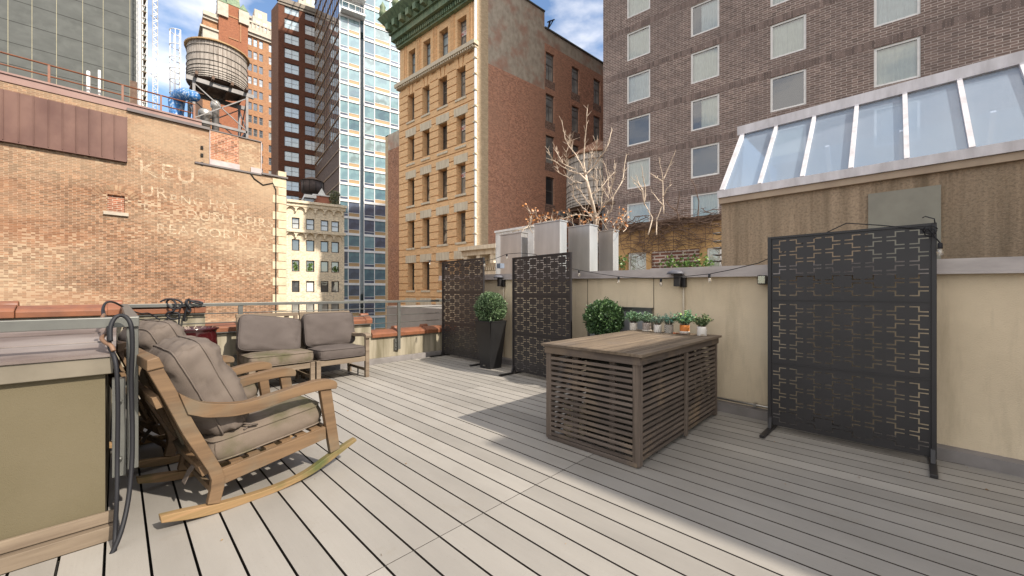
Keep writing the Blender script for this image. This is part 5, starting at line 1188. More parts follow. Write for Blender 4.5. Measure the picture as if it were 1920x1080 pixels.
obj('siding', b, M['white'], WPn); obj('top_edge', MB().box(-.03, xe + .03, -.04, .34, zz, zz + .06), M['white'], WPn)
# small classical cornice left of the planters
cw_ = Wall(882, 17, 60); CW = thing('cornice_building', 'low building top with a bracketed classical stone cornice behind the left screens', 'building', M=cw_.M())
s1 = cw_.s_(952); ztp = cw_.z(890, 466)
b = MB().box(0, s1, -.75, 0, ztp - .16, ztp); b.box(0, s1, -.55, 0, ztp - .36, ztp - .16); b.box(0, s1, -.14, 0, ztp - 1.2, ztp - 1.02)
x = .1
while x < s1 - .3: b.box(x, x + .2, -.5, 0, ztp - .72, ztp - .36); x += .75
x = .05
while x < s1: b.box(x, x + .055, -.12, 0, ztp - .98, ztp - .84); x += .11
obj('cornice', b, stone, CW); obj('wall', MB().box(0, s1, 0, 4, GZ, ztp - .1), stone, CW)
# ================================================================ TERRACE OBJECTS
def cushion_mesh(w, d, hs, puff, seed=0, n=22, wr=.004, side=.03, corner=9):
    """box cushion: plan w x d, side band hs high, puffed faces; origin in the middle"""
    mb = MB(); so = Vector((seed * 3.1, seed * 1.7, 0))
    def plan(u, v):                                   # square to rounded square
        r = (abs(u) ** corner + abs(v) ** corner) ** (1 / corner); m = max(abs(u), abs(v)); k = (m / r) if r > 0 else 1
        return u * k, v * k
    def P(u, v, s):                                   # s in -1..1 over the side band, or +-1 for faces
        x, y = plan(u, v); e = max(abs(u), abs(v)); q = (1 - e ** 4)
        z = s * (hs / 2 + puff * (q ** .75)); px, py = x * w / 2, y * d / 2
        nn = noise.noise(Vector((px * 7, py * 7, s)) + so) * wr * 2.2 + noise.noise(Vector((px * 24, py * 9, s * 2)) + so) * wr * (1.6 if e > .55 else .5)
        # gathers running in from the welt
        edge = max(0, (e - .62) / .38); ang = (px - py) if abs(u) > abs(v) else (px + py)
        nn += math.sin((py if abs(u) > abs(v) else px) * 95 + 5 * noise.noise(Vector((px * 5, py * 5, 3)) + so)) * wr * .55 * edge * (1 - edge) * 4
        fold = noise.noise(Vector((px * 3.2 + py * 2, py * 17, 5)) + so); fold = (1 - abs(fold) * 2.4) * wr * 1.5 * (edge * .8 + .25)
        nn += fold
        z += s * nn * min(1, q * 3 + .15)
        return Vector((px, py, z))
    idx = {}
    for s in (1, -1):
        for i in range(n + 1):
            for j in range(n + 1):
                f = lambda t: math.sin((t / n - .5) * math.pi)
                u, v = f(i), f(j); idx[(s, i, j)] = len(mb.v); mb.v.append(tuple(P(u, v, s)))
        for i in range(n):
            for j in range(n):
                a, b, c, d_ = idx[(s, i, j)], idx[(s, i + 1, j)], idx[(s, i + 1, j + 1)], idx[(s, i, j + 1)]
                mb.f.append((a, b, c, d_) if s > 0 else (d_, c, b, a)); mb.sm.append(True)
    ring = [(i, 0) for i in range(n)] + [(n, j) for j in range(n)] + [(n - i, n) for i in range(n)] + [(0, n - j) for j in range(n)]
    rows = [[idx[(1, i, j)] for i, j in ring]]
    for k in range(1, 6):
        s = 1 - k / 3; row = []
        for i, j in ring:
            t = Vector(mb.v[idx[(1, i, j)]]); b = Vector(mb.v[idx[(-1, i, j)]]); m = t.lerp(b, k / 6); o = Vector((m.x / w * 2, m.y / d * 2, 0))
            cc = m.x if abs(o.y) > abs(o.x) else m.y
            m += o * side * (1 - s * s) * .35 + o * noise.noise(Vector((m.x * 14, m.y * 14, m.z * 20)) + so) * wr * 1.6 + o * math.sin(cc * 70 + 6 * noise.noise(Vector((cc * 6, m.z * 14, 2)) + so)) * wr * .7 * (1 - s * s)
            row.append(len(mb.v)); mb.v.append(tuple(m))
        rows.append(row)
    rows.append([idx[(-1, i, j)] for i, j in ring]); L = len(ring)
    for a, b in zip(rows[:-1], rows[1:]):
        for k in range(L): mb.f.append((a[k], b[k], b[(k + 1) % L], a[(k + 1) % L])); mb.sm.append(True)
    pipe = MB()
    for s in (1, -1): pipe.tube([Vector(mb.v[idx[(s, i, j)]]) + Vector((mb.v[idx[(s, i, j)]][0] * .012, mb.v[idx[(s, i, j)]][1] * .012, 0)) for i, j in ring], .0055, 6, closed=True)
    return mb, pipe
def cushion(name, parent, M_, w, d, hs, puff, mat, seed, label=None, **k):
    mb, pipe = cushion_mesh(w, d, hs, puff, seed, **k)
    o = obj(name, mb, mat, parent); o.matrix_basis = M_
    if label: o['label'] = label
    obj('piping', pipe, M['fabric_grey'] if mat == M['fabric_grey'] else M['mould'] if mat == M['mould'] else M['fabric'], o)
    return o
def T_(x, y, z, ax='Y', a=0.0, ax2='X', a2=0.0): return Matrix.Translation((x, y, z)) @ Matrix.Rotation(R(a), 4, ax) @ Matrix.Rotation(R(a2), 4, ax2)

# ---- rocking chairs; local x forward, y towards the far side, z up
def smooth_pts(pts, n=3):
    out = []
    for i in range(len(pts) - 1):
        p0 = pts[max(i - 1, 0)]; p1 = pts[i]; p2 = pts[i + 1]; p3 = pts[min(i + 2, len(pts) - 1)]
        for k in range(n):
            t = k / n; out.append(tuple(.5 * ((2 * p1[j]) + (-p0[j] + p2[j]) * t + (2 * p0[j] - 5 * p1[j] + 4 * p2[j] - p3[j]) * t * t + (-p0[j] + 3 * p1[j] - 3 * p2[j] + p3[j]) * t ** 3) for j in (0, 1)))
    return out + [pts[-1]]
CWID = .74
def rocking_chair(M_, label):
    c = thing('rocking_chair', label, 'rocking chair', M=M_, group='teak rocking chairs'); tk = M['teak']
    for y in (0.0, CWID - .05):
        y1 = y + .05
        top = smooth_pts([(-.338, .098), (-.228, .083), (-.06, .053), (.10, .040), (.262, .040), (.428, .066), (.60, .132), (.785, .190)]); bot = smooth_pts([(-.333, .060), (-.197, .022), (-.062, .003), (.10, .0), (.262, .004), (.46, .034), (.63, .098), (.79, .168)])
        obj('rocker', MB().strip(top, bot, y, y1), M['teak_moss'], c, bevel=.004)
        # back post: straight upper part kinked into the rear leg
        fr = [(-.332, .912), (-.263, .746), (-.181, .537), (-.062, .262), (-.046, .200), (-.049, .150), (-.07, .056)]; re = [(-.392, .895), (-.322, .722), (-.242, .51), (-.128, .262), (-.112, .205), (-.116, .150), (-.132, .072)]
        obj('back_post', MB().strip(re, fr, y + .003, y1 - .003), tk, c, bevel=.004)
        ot = smooth_pts([(-.262, .746), (-.19, .69), (-.11, .655), (.059, .625), (.26, .651), (.46, .678), (.575, .675), (.625, .650), (.632, .62)]); ob_ = smooth_pts([(-.222, .62), (-.18, .60), (-.133, .580), (.0, .556), (.139, .562), (.335, .597), (.51, .610), (.60, .603), (.626, .600)])
        obj('armrest', MB().strip(ot, ob_, y - .012, y1 + .012), tk, c, bevel=.007, seg=3)
        obj('front_leg', MB().strip([(.515, .606), (.59, .138)][::-1], [(.595, .606), (.66, .150)][::-1], y + .003, y1 - .003), tk, c, bevel=.004)
        obj('side_rail', MB().strip([(-.060, .250), (.555, .338)], [(-.050, .160), (.560, .252)], y + .008, y1 - .008), tk, c, bevel=.003)
    a, b = Vector((-.352, 0, .935)), Vector((-.352, CWID, .935))
    obj('top_rail', MB().hexa([(-.392, -.01, .887), (-.322, -.01, .90), (-.322, CWID + .01, .90), (-.392, CWID + .01, .887)], [(-.392, -.01, .946), (-.345, -.01, .958), (-.345, CWID + .01, .958), (-.392, CWID + .01, .946)]), tk, c, bevel=.005)
    for (u, z) in ((-.30, .70), (-.10, .26)): obj('back_rail', MB().hexa([(u - .045, .052, z - .035), (u - .015, .052, z - .028), (u - .015, CWID - .052, z - .028), (u - .045, CWID - .052, z - .035)], [(u - .065, .052, z + .03), (u - .035, .052, z + .037), (u - .035, CWID - .052, z + .037), (u - .065, CWID - .052, z + .03)]), tk, c, bevel=.003)
    for k in range(3):
        y = .13 + k * .195; obj('back_slat', MB().hexa([(-.142, y, .295), (-.122, y, .295), (-.122, y + .07, .295), (-.142, y + .07, .295)], [(-.352, y, .885), (-.332, y, .885), (-.332, y + .07, .885), (-.352, y + .07, .885)]), tk, c, bevel=.002)
    b = MB()
    for k in range(6): u = -.01 + k * .095; b.box(u, u + .065, .03, CWID - .03, .225 + .14 * (u + .06) + .02, .243 + .14 * (u + .06) + .02)
    obj('seat_slats', b, tk, c); obj('front_rail', MB().box(.548, .575, .05, CWID - .05, .262, .342), tk, c, bevel=.003); obj('rear_stretcher', MB().box(-.10, -.075, .05, CWID - .05, .10, .135), tk, c, bevel=.003)
    seat = cushion('seat_cushion', c, T_(.235, CWID / 2, .382, 'Y', -7.6), .66, .60, .125, .038, M['mould'], 1.3, wr=.0055)
    back = cushion('back_cushion', c, T_(-.09, CWID / 2, .715, 'Y', -114), .59, .60, .125, .105, M['fabric'], 2.2, wr=.010, n=30)
    tie = MB(); tie.tube([(.06, .10, .475), (.10, .05, .47), (.14, .06, .455), (.11, .09, .45), (.07, .07, .44)], .006, 5)
    obj('tie_cord', tie, M['fabric'], c)
    st = MB(); pts = [(-.08, .20, .32), (-.13, .21, .28), (-.175, .215, .22), (-.20, .22, .16)]; wv = .032
    for p, q in zip(pts[:-1], pts[1:]): st.add([(p[0], p[1] - wv, p[2]), (q[0], q[1] - wv, q[2]), (q[0], q[1] + wv, q[2]), (p[0], p[1] + wv, p[2]), (p[0] + .004, p[1] - wv, p[2]), (q[0] + .004, q[1] - wv, q[2]), (q[0] + .004, q[1] + wv, q[2]), (p[0] + .004, p[1] + wv, p[2])], [(0, 1, 2, 3), (7, 6, 5, 4), (0, 4, 5, 1), (3, 2, 6, 7), (1, 5, 6, 2), (0, 3, 7, 4)])
    obj('hanging_strap', st, M['fabric'], c)
    return c
M['teak_moss'] = wood('mossy_teak', (0.30, 0.18, 0.09), (0.17, 0.12, 0.05), (0.08, 0.09, 0.03), 0, .7, .8, .05)
a1 = R(90 + 6); P0 = atz(440, 952, 0)
RC = rocking_chair(Matrix.Translation((P0.x, P0.y, 0)) @ Matrix.Rotation(a1, 4, 'Z'), 'nearest teak rocking chair with plump taupe cushions')
q = atz(267, 887, .07); a2 = R(90 + 19)
RC2 = dup(RC); RC2['label'] = 'second teak rocking chair, half hidden behind the nearest one'
RC2.matrix_basis = Matrix.Translation((-3.92, .38, 0)) @ Matrix.Rotation(R(90 + 14), 4, 'Z')
for o in COL.objects:
    if o.parent == RC2 and o.name.startswith('back_cushion'): o.matrix_basis = Matrix.Translation((.07, 0, .06)) @ o.matrix_basis

# ---- sofa modules facing +x
def sofa(y0, y1, label, right_arm, back_roll, seed):
    c = thing('sofa_module', label, 'outdoor sofa', (-6.14, (y0 + y1) / 2, 0), group='weathered teak sofa modules'); tk = M['teak_grey']; fx, bx = -5.78, -6.47
    Wd = lambda mb, n, m=tk, bv=.003, p=c: obj(n, mb, m, p, world=True, bevel=bv)
    ly = [y0, y1 - .058]
    for i, y in enumerate(ly):
        top = .62 if (right_arm and i == 1) else .335
        Wd(MB().box(fx - .058, fx, y, y + .058, 0, top), 'leg')
        Wd(MB().hexa([(bx - .0, y + .004, 0), (bx + .055, y + .004, 0), (bx + .055, y + .054, 0), (bx, y + .054, 0)], [(bx - .10, y + .004, .985), (bx - .05, y + .004, .985), (bx - .05, y + .054, .985), (bx - .10, y + .054, .985)]), 'back_post')
    Wd(MB().box(fx - .045, fx - .012, y0 + .058, y1 - .058, .252, .328), 'front_rail'); Wd(MB().box(bx + .01, bx + .045, y0 + .058, y1 - .058, .252, .328), 'rear_rail')
    for y in ly: Wd(MB().box(bx + .055, fx - .058, y + .012, y + .046, .250, .326), 'side_rail'); Wd(MB().box(bx + .055, fx - .058, y + .016, y + .042, .09, .13), 'stretcher')
    Wd(MB().box(bx - .105, bx - .045, y0, y1, .95, 1.0), 'top_rail')
    for k in range(3):
        y = y0 + .12 + k * (y1 - y0 - .30) / 2; Wd(MB().hexa([(bx + .01, y, .33), (bx + .03, y, .33), (bx + .03, y + .06, .33), (bx + .01, y + .06, .33)], [(bx - .085, y, .95), (bx - .065, y, .95), (bx - .065, y + .06, .95), (bx - .085, y + .06, .95)]), 'back_slat', bv=.002)
    b = MB()
    for k in range(6): b.box(bx + .07 + k * .1, bx + .13 + k * .1, y0 + .05, y1 - .05, .305, .322)
    Wd(b, 'seat_slats', bv=0)
    if right_arm:
        at = smooth_pts([(bx - .075, .80), (bx + .03, .735), (bx + .13, .672), (bx + .25, .652), (bx + .45, .665), (bx + .60, .678), (fx + .02, .668), (fx + .045, .635)]); ab = smooth_pts([(bx - .04, .70), (bx + .04, .655), (bx + .13, .618), (bx + .25, .600), (bx + .45, .612), (bx + .60, .625), (fx + .0, .62), (fx + .03, .600)])
        o = obj('armrest', MB().strip(at, ab, y1 - .075, y1 + .012), tk, c, world=True, bevel=.008, seg=3)
        Wd(MB().tube([(bx + .35, y1 - .03, .0), (bx + .35, y1 - .03, .10)], .012, 6), 'brace_rod', M['rail'], 0)
    yc = (y0 + y1) / 2
    iv = wmat(c).inverted()
    cushion('seat_cushion', c, iv @ T_(fx - .335, yc, .402, 'Y', -1.5), .68, (y1 - y0) - (.10 if right_arm else .02), .125, .032, M['mould'] if seed == 1 else M['fabric_grey'], seed + 4)
    cushion('back_cushion', c, iv @ T_(bx + .105 + (.05 if back_roll else 0), yc - (.0 if not back_roll else .03), .725 - (.02 if back_roll else 0), 'X', back_roll) @ Matrix.Rotation(R(-102 if not back_roll else -110), 4, 'Y'), .50, (y1 - y0) - .03, .105, .045, M['fabric_grey'], seed + 8, wr=.008)
    return c
sofa(1.16, 1.945, 'armless left sofa module with a slumped grey taupe back cushion and mildewed seat', False, -8, 1)
sofa(1.965, 2.735, 'right sofa module with a curved wooden armrest and upright grey taupe back cushion', True, 0, 2)

# ---- slatted wooden table / cover box
TX0, TX1, TY0, TY1, TZ = -2.215, -1.33, 2.69, 4.46, .85
tb_ = thing('slatted_table', 'large weathered wooden table with slatted sides standing in the middle of the deck', 'table', ((TX0 + TX1) / 2, (TY0 + TY1) / 2, 0))
O = lambda n, mb, m, bv=.002: obj(n, mb, m, tb_, world=True, bevel=bv)
b = MB(); b.box(TX0 - .035, TX0 + .055, TY0 - .03, TY1 + .03, TZ - .022, TZ); b.box(TX1 - .055, TX1 + .035, TY0 - .03, TY1 + .03, TZ - .022, TZ)
x = TX0 + .0585
while x < TX1 - .06: x2 = min(x + .0375, TX1 - .0585); b.box(x, x2, TY0 + .022, TY1 - .022, TZ - .022, TZ - .001); x = x2 + .0065
for y in (TY0 - .03, TY1 - .018): b.box(TX0 + .056, TX1 - .056, y, y + .048, TZ - .022, TZ)
O('tabletop', b, M['top'], .0015)
O('apron', MB().box(TX0 - .01, TX1 + .01, TY0 - .012, TY0 + .012, TZ - .085, TZ - .024), M['slat']); O('apron', MB().box(TX0 - .01, TX1 + .01, TY1 - .012, TY1 + .012, TZ - .085, TZ - .024), M['slat'])
O('apron', MB().box(TX1 - .012, TX1 + .012, TY0 + .013, TY1 - .013, TZ - .085, TZ - .024), M['slat_y']); O('apron', MB().box(TX0 - .012, TX0 + .012, TY0 + .013, TY1 - .013, TZ - .085, TZ - .024), M['slat_y'])
post = wood('grey_post_wood', (.165, .13, .105), (.085, .065, .05), None, 2, .8, .8)
for x in (TX0, TX1 - .055):
    for y in (TY0, TY1 - .055): O('leg', MB().box(x, x + .055, y, y + .055, .012, TZ - .086), post)
for y in (TY0 - .006, TY1 + .006 - .024):
    b = MB(); z = .045
    while z < TZ - .1: b.box(TX0 + .056, TX1 - .056, y + .006, y + .024, z, z + .024 + random.uniform(-.001, .001)); z += .0445
    O('side_slats', b, M['slat'], .0015)
for x in (TX1 - .024, TX0 + .002):
    b = MB(); z = .045
    while z < TZ - .1: b.box(x, x + .02, TY0 + .056, TY1 - .056, z, z + .024 + random.uniform(-.001, .001)); z += .0445
    O('side_slats', b, M['slat_y'], .0015)
ym = (TY0 + TY1) / 2
for x in (TX1 - .005, TX0 - .02): O('mid_post', MB().box(x, x + .022, ym - .025, ym + .025, .02, TZ - .086), post)
for x in (TX1 - .06, TX0 + .03):
    for y in (TY0 + .42, ym - .02, TY1 - .45): O('inner_post', MB().box(x, x + .03, y, y + .05, .03, TZ - .09), post)
for x in (-1.95, -1.60):
    for y in (TY0 + .03, TY1 - .06): O('inner_post', MB().box(x, x + .05, y, y + .03, .03, TZ - .09), post)
b = MB().box(TX0 + .02, TX1 - .02, TY0 - .002, TY0 + .02, .005, .038); O('bottom_rail', b, M['slat'])
# stored things inside; cover box enlarged to darken the view between the slats
gb = thing('stored_grill', 'covered box, enlarged to darken the inside, and coiled hose stored inside the slatted table', 'storage box', (-1.75, 3.7, 0))
obj('cover', MB().box(-2.0, -1.5, 2.98, 4.2, .02, .70), plain('olive_cover', (.05, .045, .035), (.03, .028, .02), .8, 3), gb, world=True, bevel=.03)
b = MB()
for k in range(7): a = rg.uniform(0, 3); b.tube([(-2.04 + .10 * math.cos(a + t * .52), 2.88 + .08 * math.sin(a + t * .52), .05 + k * .045 + .02 * math.sin(t)) for t in range(13)], .014, 6)
obj('coiled_hose', b, plain('cream_hose', (.6, .5, .35)), gb, world=True)

# ---- black screens
def screen(pA, pB, z1, label):
    """free standing laser-cut screen from pA to pB (its two lower corners)"""
    pA, pB = Vector(pA), Vector(pB); L = (pB - pA).length; t = (pB - pA).normalized()
    Mx = Matrix(((t.x, -t.y, 0, pA.x), (t.y, t.x, 0, pA.y), (0, 0, 1, 0), (0, 0, 0, 1)))
    s = thing('privacy_screen', label, 'privacy screen', M=Mx, group='black laser cut privacy screens'); z0 = .055; fr = .028
    for k, x in enumerate((0, L - fr)): obj('side_frame', MB().box(x, x + fr, -.016, .016, z0, z1), M['black'], s, bevel=.002)
    ph = (z1 - z0) / 3; cwid = (L - 2 * fr) / 8; sw = .0085
    for k in range(3):
        za, zb = z0 + k * ph + .003, z0 + (k + 1) * ph - .003; x0, x1 = fr, L - fr
        per = (zb - za - .05) / 4; gap = .033 * per / .145
        slots = []
        def A(c): return c % 2 == 0
        for c in range(-1, 8):                       # columns; half columns at both ends
            xa, xb = x0 + (c + .5) * cwid, x0 + (c + 1.5) * cwid; xm = (xa + xb) / 2; xa_, xb_ = max(xa, x0 + .006), min(xb, x1 - .006)
            sh = 0 if (c % 2 == 0) else per / 2
            for j in range(-1, 6):
                zc = za + .025 + sh + j * per
                for zz in (zc - gap / 2, zc + gap / 2):
                    if za + .012 < zz < zb - .012:
                        for p, q in ((xa_, min(xm - .013, xb_)), (max(xm + .013, xa_), xb_)):
                            if c == -1 and q < xm + .002: continue
                            if c == 7 and p > xm: continue
                            if q - p > .01: slots.append((p - (.0 if p > xa_ else 0) - (sw / 2 if abs(p - xa) < 1e-6 else 0), q + (sw / 2 if abs(q - xb) < 1e-6 else 0), zz - sw / 2, zz + sw / 2))
        for c in range(0, 8):                        # vertical links between neighbouring columns
            x = x0 + (c + .5) * cwid; sL = 0 if ((c - 1) % 2 == 0) else per / 2; sR = 0 if (c % 2 == 0) else per / 2
            for j in range(-2, 7):
                zl_ = za + .025 + sL + j * per
                for a_, b2_ in ((zl_ + gap / 2, zl_ + per / 2 - gap / 2), (zl_ - per / 2 + gap / 2, zl_ - gap / 2)):
                    a2, b3 = max(a_, za + .014), min(b2_, zb - .014)
                    if b3 - a2 > .01: slots.append((x - sw / 2, x + sw / 2, a2 - (sw / 2 if a2 == a_ else 0), b3 + (sw / 2 if b3 == b2_ else 0)))
        xs = sorted({round(v, 5) for sl_ in slots for v in sl_[:2]} | {x0, x1}); zs_ = sorted({round(v, 5) for sl_ in slots for v in sl_[2:]} | {za, zb})
        import bisect
        grid = [[True] * (len(xs) - 1) for _ in range(len(zs_) - 1)]
        xi = {v: i for i, v in enumerate(xs)}; zi = {v: i for i, v in enumerate(zs_)}
        for (p, q, r_, u) in slots:
            for jz in range(zi[round(r_, 5)], zi[round(u, 5)]):
                for ix in range(xi[round(p, 5)], xi[round(q, 5)]): grid[jz][ix] = False
        mb = MB(); th = .0012
        for jz, row in enumerate(grid):
            ix = 0
            while ix < len(row):
                if row[ix]:
                    e = ix
                    while e < len(row) and row[e]: e += 1
                    a, b2, c0, c1 = xs[ix], xs[e], zs_[jz], zs_[jz + 1]
                    mb.add([(a, -th, c0), (b2, -th, c0), (b2, -th, c1), (a, -th, c1), (a, th, c0), (b2, th, c0), (b2, th, c1), (a, th, c1)], [(0, 1, 2, 3), (7, 6, 5, 4), (0, 3, 7, 4), (1, 5, 6, 2)]); ix = e
                else: ix += 1
        obj('cut_panel', mb, M['black'], s)
        if k: obj('seam_bar', MB().box(fr, L - fr, -.010, .010, za - .008, za + .002), M['black'], s)
    obj('top_frame', MB().box(fr, L - fr, -.012, .012, z1 - .018, z1), M['black'], s)
    for x in (.0, L - .04):
        f = MB().box(x, x + .04, -.30, .22, .002, .028); f.hexa([(x + .006, -.05, .028), (x + .034, -.05, .028), (x + .034, .05, .028), (x + .006, .05, .028)], [(x + .006, -.014, .13), (x + .034, -.014, .13), (x + .034, .014, .13), (x + .006, .014, .13)])
        obj('foot', f, M['black'], s, bevel=.003)
    return s
screen((atY(1440, YH, 4.33).x, 4.33, 0), (atY(1756.5, YH, 4.30).x, 4.30, 0), 1.825, 'black cut metal privacy screen nearest the camera, at the right end of the wall')
screen((atY(961.5, YH, 4.46).x, 4.46, 0), (atY(1071.5, YH, 4.38).x, 4.38, 0), 1.862, 'black cut metal privacy screen between the tall planter and the slatted table')
screen((atY(829.5, YH, 4.72).x, 4.72, 0), (atY(907.5, YH, 4.66).x, 4.66, 0), 1.94, 'black cut metal privacy screen farthest left, in the corner by the railing')

# ---- planters with clipped balls
def boxball(c, r, mat, seed, n=5200):
    mb = MB(); rg2 = random.Random(seed); c = Vector(c)
    for _ in range(n):
        d = Vector((rg2.gauss(0, 1), rg2.gauss(0, 1), rg2.gauss(0, 1))).normalized()
        lump = 1 + .13 * noise.noise(d * 3.1 + Vector((seed, 0, 0))) + .07 * noise.noise(d * 8 + Vector((0, seed, 0)))
        rad = r * lump * (rg2.random() ** .13); 
        if d.z < -.75: rad *= .9
        dd = (d * .9 + Vector((rg2.uniform(-1, 1), rg2.uniform(-1, 1), rg2.uniform(-.6, 1.1)))).normalized()
        mb.leaf(c + d * rad, dd, rg2.uniform(.026, .040), .36)
    for _ in range(40): # shoots that stand out
        d = Vector((rg2.gauss(0, 1), rg2.gauss(0, 1), abs(rg2.gauss(0, 1)))).normalized(); p = c + d * r * 1.02
        for k in range(4): mb.leaf(p + d * .012 * k, (d + Vector((rg2.uniform(-1, 1),) * 3)).normalized(), .024, .34)
    return mb
def planter(cx, cy, wt, wb, h, br, bz, mat, seed, label, tag_=True, n=5200):
    p = thing('tall_planter', label, 'planter', (cx, cy, 0), group='tall black planters with clipped balls')
    sq = lambda w, z: [(-w, -w, z), (w, -w, z), (w, w, z), (-w, w, z)]
    b = MB().hexa(sq(wb, 0), sq(wt, h)); b.box(-wt - .008, wt + .008, -wt - .008, -wt + .02, h + .001, h + .018); b.box(-wt - .008, wt + .008, wt - .02, wt + .008, h + .001, h + .018); b.box(-wt - .008, -wt + .02, -wt + .02, wt - .02, h + .001, h + .018); b.box(wt - .02, wt + .008, -wt + .02, wt - .02, h + .001, h + .018)
    obj('pot', b, M['planter'], p, bevel=.004); obj('soil', MB().box(-wt + .021, wt - .021, -wt + .021, wt - .021, h + .001, h + .010), M['soil'], p)
    if tag_: obj('maker_badge', MB().box(-.035, .02, -wb - .02, -wb - .008, .045, .062), M['bolt'], p)
    t = Matrix.Translation((cx, cy, 0))
    pl_ = tag(obj('boxwood_ball', boxball((0, 0, 0), br, mat, seed, n), mat, None, M=Matrix.Translation((cx, cy, bz))), ('lighter' if seed == 1 else 'darker') + ' clipped boxwood ball ' + ('in the tall black planter between two screens' if seed == 1 else 'showing behind the slatted table'), 'shrub', 'clipped boxwood balls')
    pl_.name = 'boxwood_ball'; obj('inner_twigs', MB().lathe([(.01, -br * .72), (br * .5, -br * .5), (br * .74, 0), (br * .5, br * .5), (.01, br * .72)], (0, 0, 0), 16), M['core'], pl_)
    s = MB()
    for k in range(7): a = k * .9; s.tube([(.03 * math.cos(a), .03 * math.sin(a), h - bz), (.08 * math.cos(a), .08 * math.sin(a), -br * .4)], .008, 5)
    obj('stem', s, M['vine'], pl_)
    return p
planter(-5.0, 4.56, .195, .13, .80, .262, 1.03, M['box_leaf'], 1, 'tall tapered black square planter holding a clipped ball, between two screens')
planter(-2.72, 4.50, .19, .13, .70, .24, .955, M['box_leaf2'], 2, 'tall black planter mostly hidden behind the slatted table', False)

# ---- row of small pots on the table
mp_ = lambda name, c1, c2, s: plain(name, c1, c2, .45, s)
woven = brick('woven_black_white_pot', (.62, .58, .5), (.55, .5, .44), (.04, .04, .04), row=.011, wid=.016, msize=.0022, dark=.1)
spots = [(1186, 618.8, 15, 'white', 23, 'white speckled pot of round leaved greenery, leftmost in the row on the table'), (1211, 620.6, 17, 'mottled', 20, 'grey mottled pot of small leaved greenery, second in the row on the table'),
         (1231.5, 623, 15.5, 'birch', 20, 'white birch striped pot of feathery grey green foliage, third in the row'), (1252.5, 624.8, 17.5, 'woven', 24, 'black and white lattice patterned pot of bluish foliage, fourth in the row'),
         (1282, 626.5, 18.5, 'orange', 30, 'orange and white pot with the widest leafy plant, fifth in the row'), (1314.5, 629.8, 19, 'marble', 23, 'white marbled pot of pale edged foliage, rightmost in the row on the table')]
pm = {'white': mp_('speckled_white_glaze', (.66, .62, .56), (.5, .45, .38), 60), 'mottled': plain('mottled_glaze', (.24, .19, .165), (.42, .37, .33), .5, 130, lo=.45, hi=.55), 'birch': plain('birch_glaze', (.68, .65, .6), (.18, .14, .11), .5, 18, stretch=(6, 6, .5), lo=.52, hi=.62),
      'woven': woven, 'orange': plain('orange_glaze', (.62, .22, .05), (.52, .17, .04), .45, 5), 'marble': plain('marbled_glaze', (.68, .65, .6), (.45, .38, .30), .4, 14, lo=.55, hi=.6, stretch=(1, 1, 2))}
lm = {'white': leafmat('eucalyptus_leaves', (.07, .17, .08), (.19, .32, .17), (.32, .46, .26)), 'mottled': leafmat('sage_leaves', (.08, .17, .09), (.19, .31, .18), (.32, .43, .27)), 'birch': leafmat('grey_feather_leaves', (.08, .16, .11), (.2, .3, .23)),
      'woven': leafmat('blue_green_leaves', (.03, .13, .10), (.09, .26, .20)), 'orange': leafmat('bright_round_leaves', (.06, .17, .08), (.17, .33, .17), (.42, .58, .16)), 'marble': leafmat('variegated_leaves', (.04, .10, .04), (.14, .2, .08), (.62, .58, .3))}
for i, (px, py, pw_, kd, fw_, lb) in enumerate(spots):
    p = atz(px, py, TZ); w = (p - EYE).dot(FW); r = pw_ / 2 / F * w * .93; hh = r * 1.95
    c = Vector((p.x, p.y + r * .5, TZ)); pt_ = thing('potted_plant', lb, 'potted plant', c, group='small potted plants on the table')
    obj('pot', MB().lathe([(r * .93, 0), (r * .97, hh * .05), (r, hh * .95), (r * .97, hh), (r * .9, hh), (r * .88, hh * .85), (.001, hh * .84)], (0, 0, 0), 24), pm[kd], pt_)
    if kd in ('mottled',): obj('saucer', MB().lathe([(r * 1.05, 0.0), (r * 1.08, hh * .12), (r * 1.0, hh * .14)], (0, 0, 0), 24), pm['white'], pt_)
    if kd == 'orange': obj('white_base', MB().lathe([(r * 1.02, 0), (r * 1.035, hh * .30), (r * 1.01, hh * .34)], (0, 0, 0), 24), pm['white'], pt_)
    mb = MB(); stems = MB(); rg3 = random.Random(i + 11); R2 = fw_ / F * w * .95
    for k in range(54):
        a = rg3.uniform(0, 6.283); out = rg3.uniform(.15, 1.0); top = Vector((math.cos(a) * R2 * out, math.sin(a) * R2 * out, hh + R2 * rg3.uniform(.25, 1.15) * (1.15 - .6 * out)))
        base = Vector((math.cos(a) * r * .4, math.sin(a) * r * .4, hh * .85)); mid = base.lerp(top, .5) + Vector((0, 0, R2 * .25)); stems.tube([base, mid, top], .0013, 4)
        for f in range(7):
            t = .25 + f * .11; q = base.lerp(mid, t * 2) if t < .5 else mid.lerp(top, (t - .5) * 2); 
            sz = .013 if kd in ('birch', 'woven') else (.020 if kd in ('white', 'orange') else .016)
            for _ in range(3 if kd in ('birch', 'woven') else 2): mb.leaf(q, (rg3.uniform(-1, 1), rg3.uniform(-1, 1), rg3.uniform(-.2, 1)), sz * rg3.uniform(.8, 1.5), .16 if kd in ('birch', 'woven') else .42)
    obj('foliage', mb, lm[kd], pt_); obj('stems', stems, M['vine'], pt_)
q = atz(1268, 626, TZ); lf = MB()
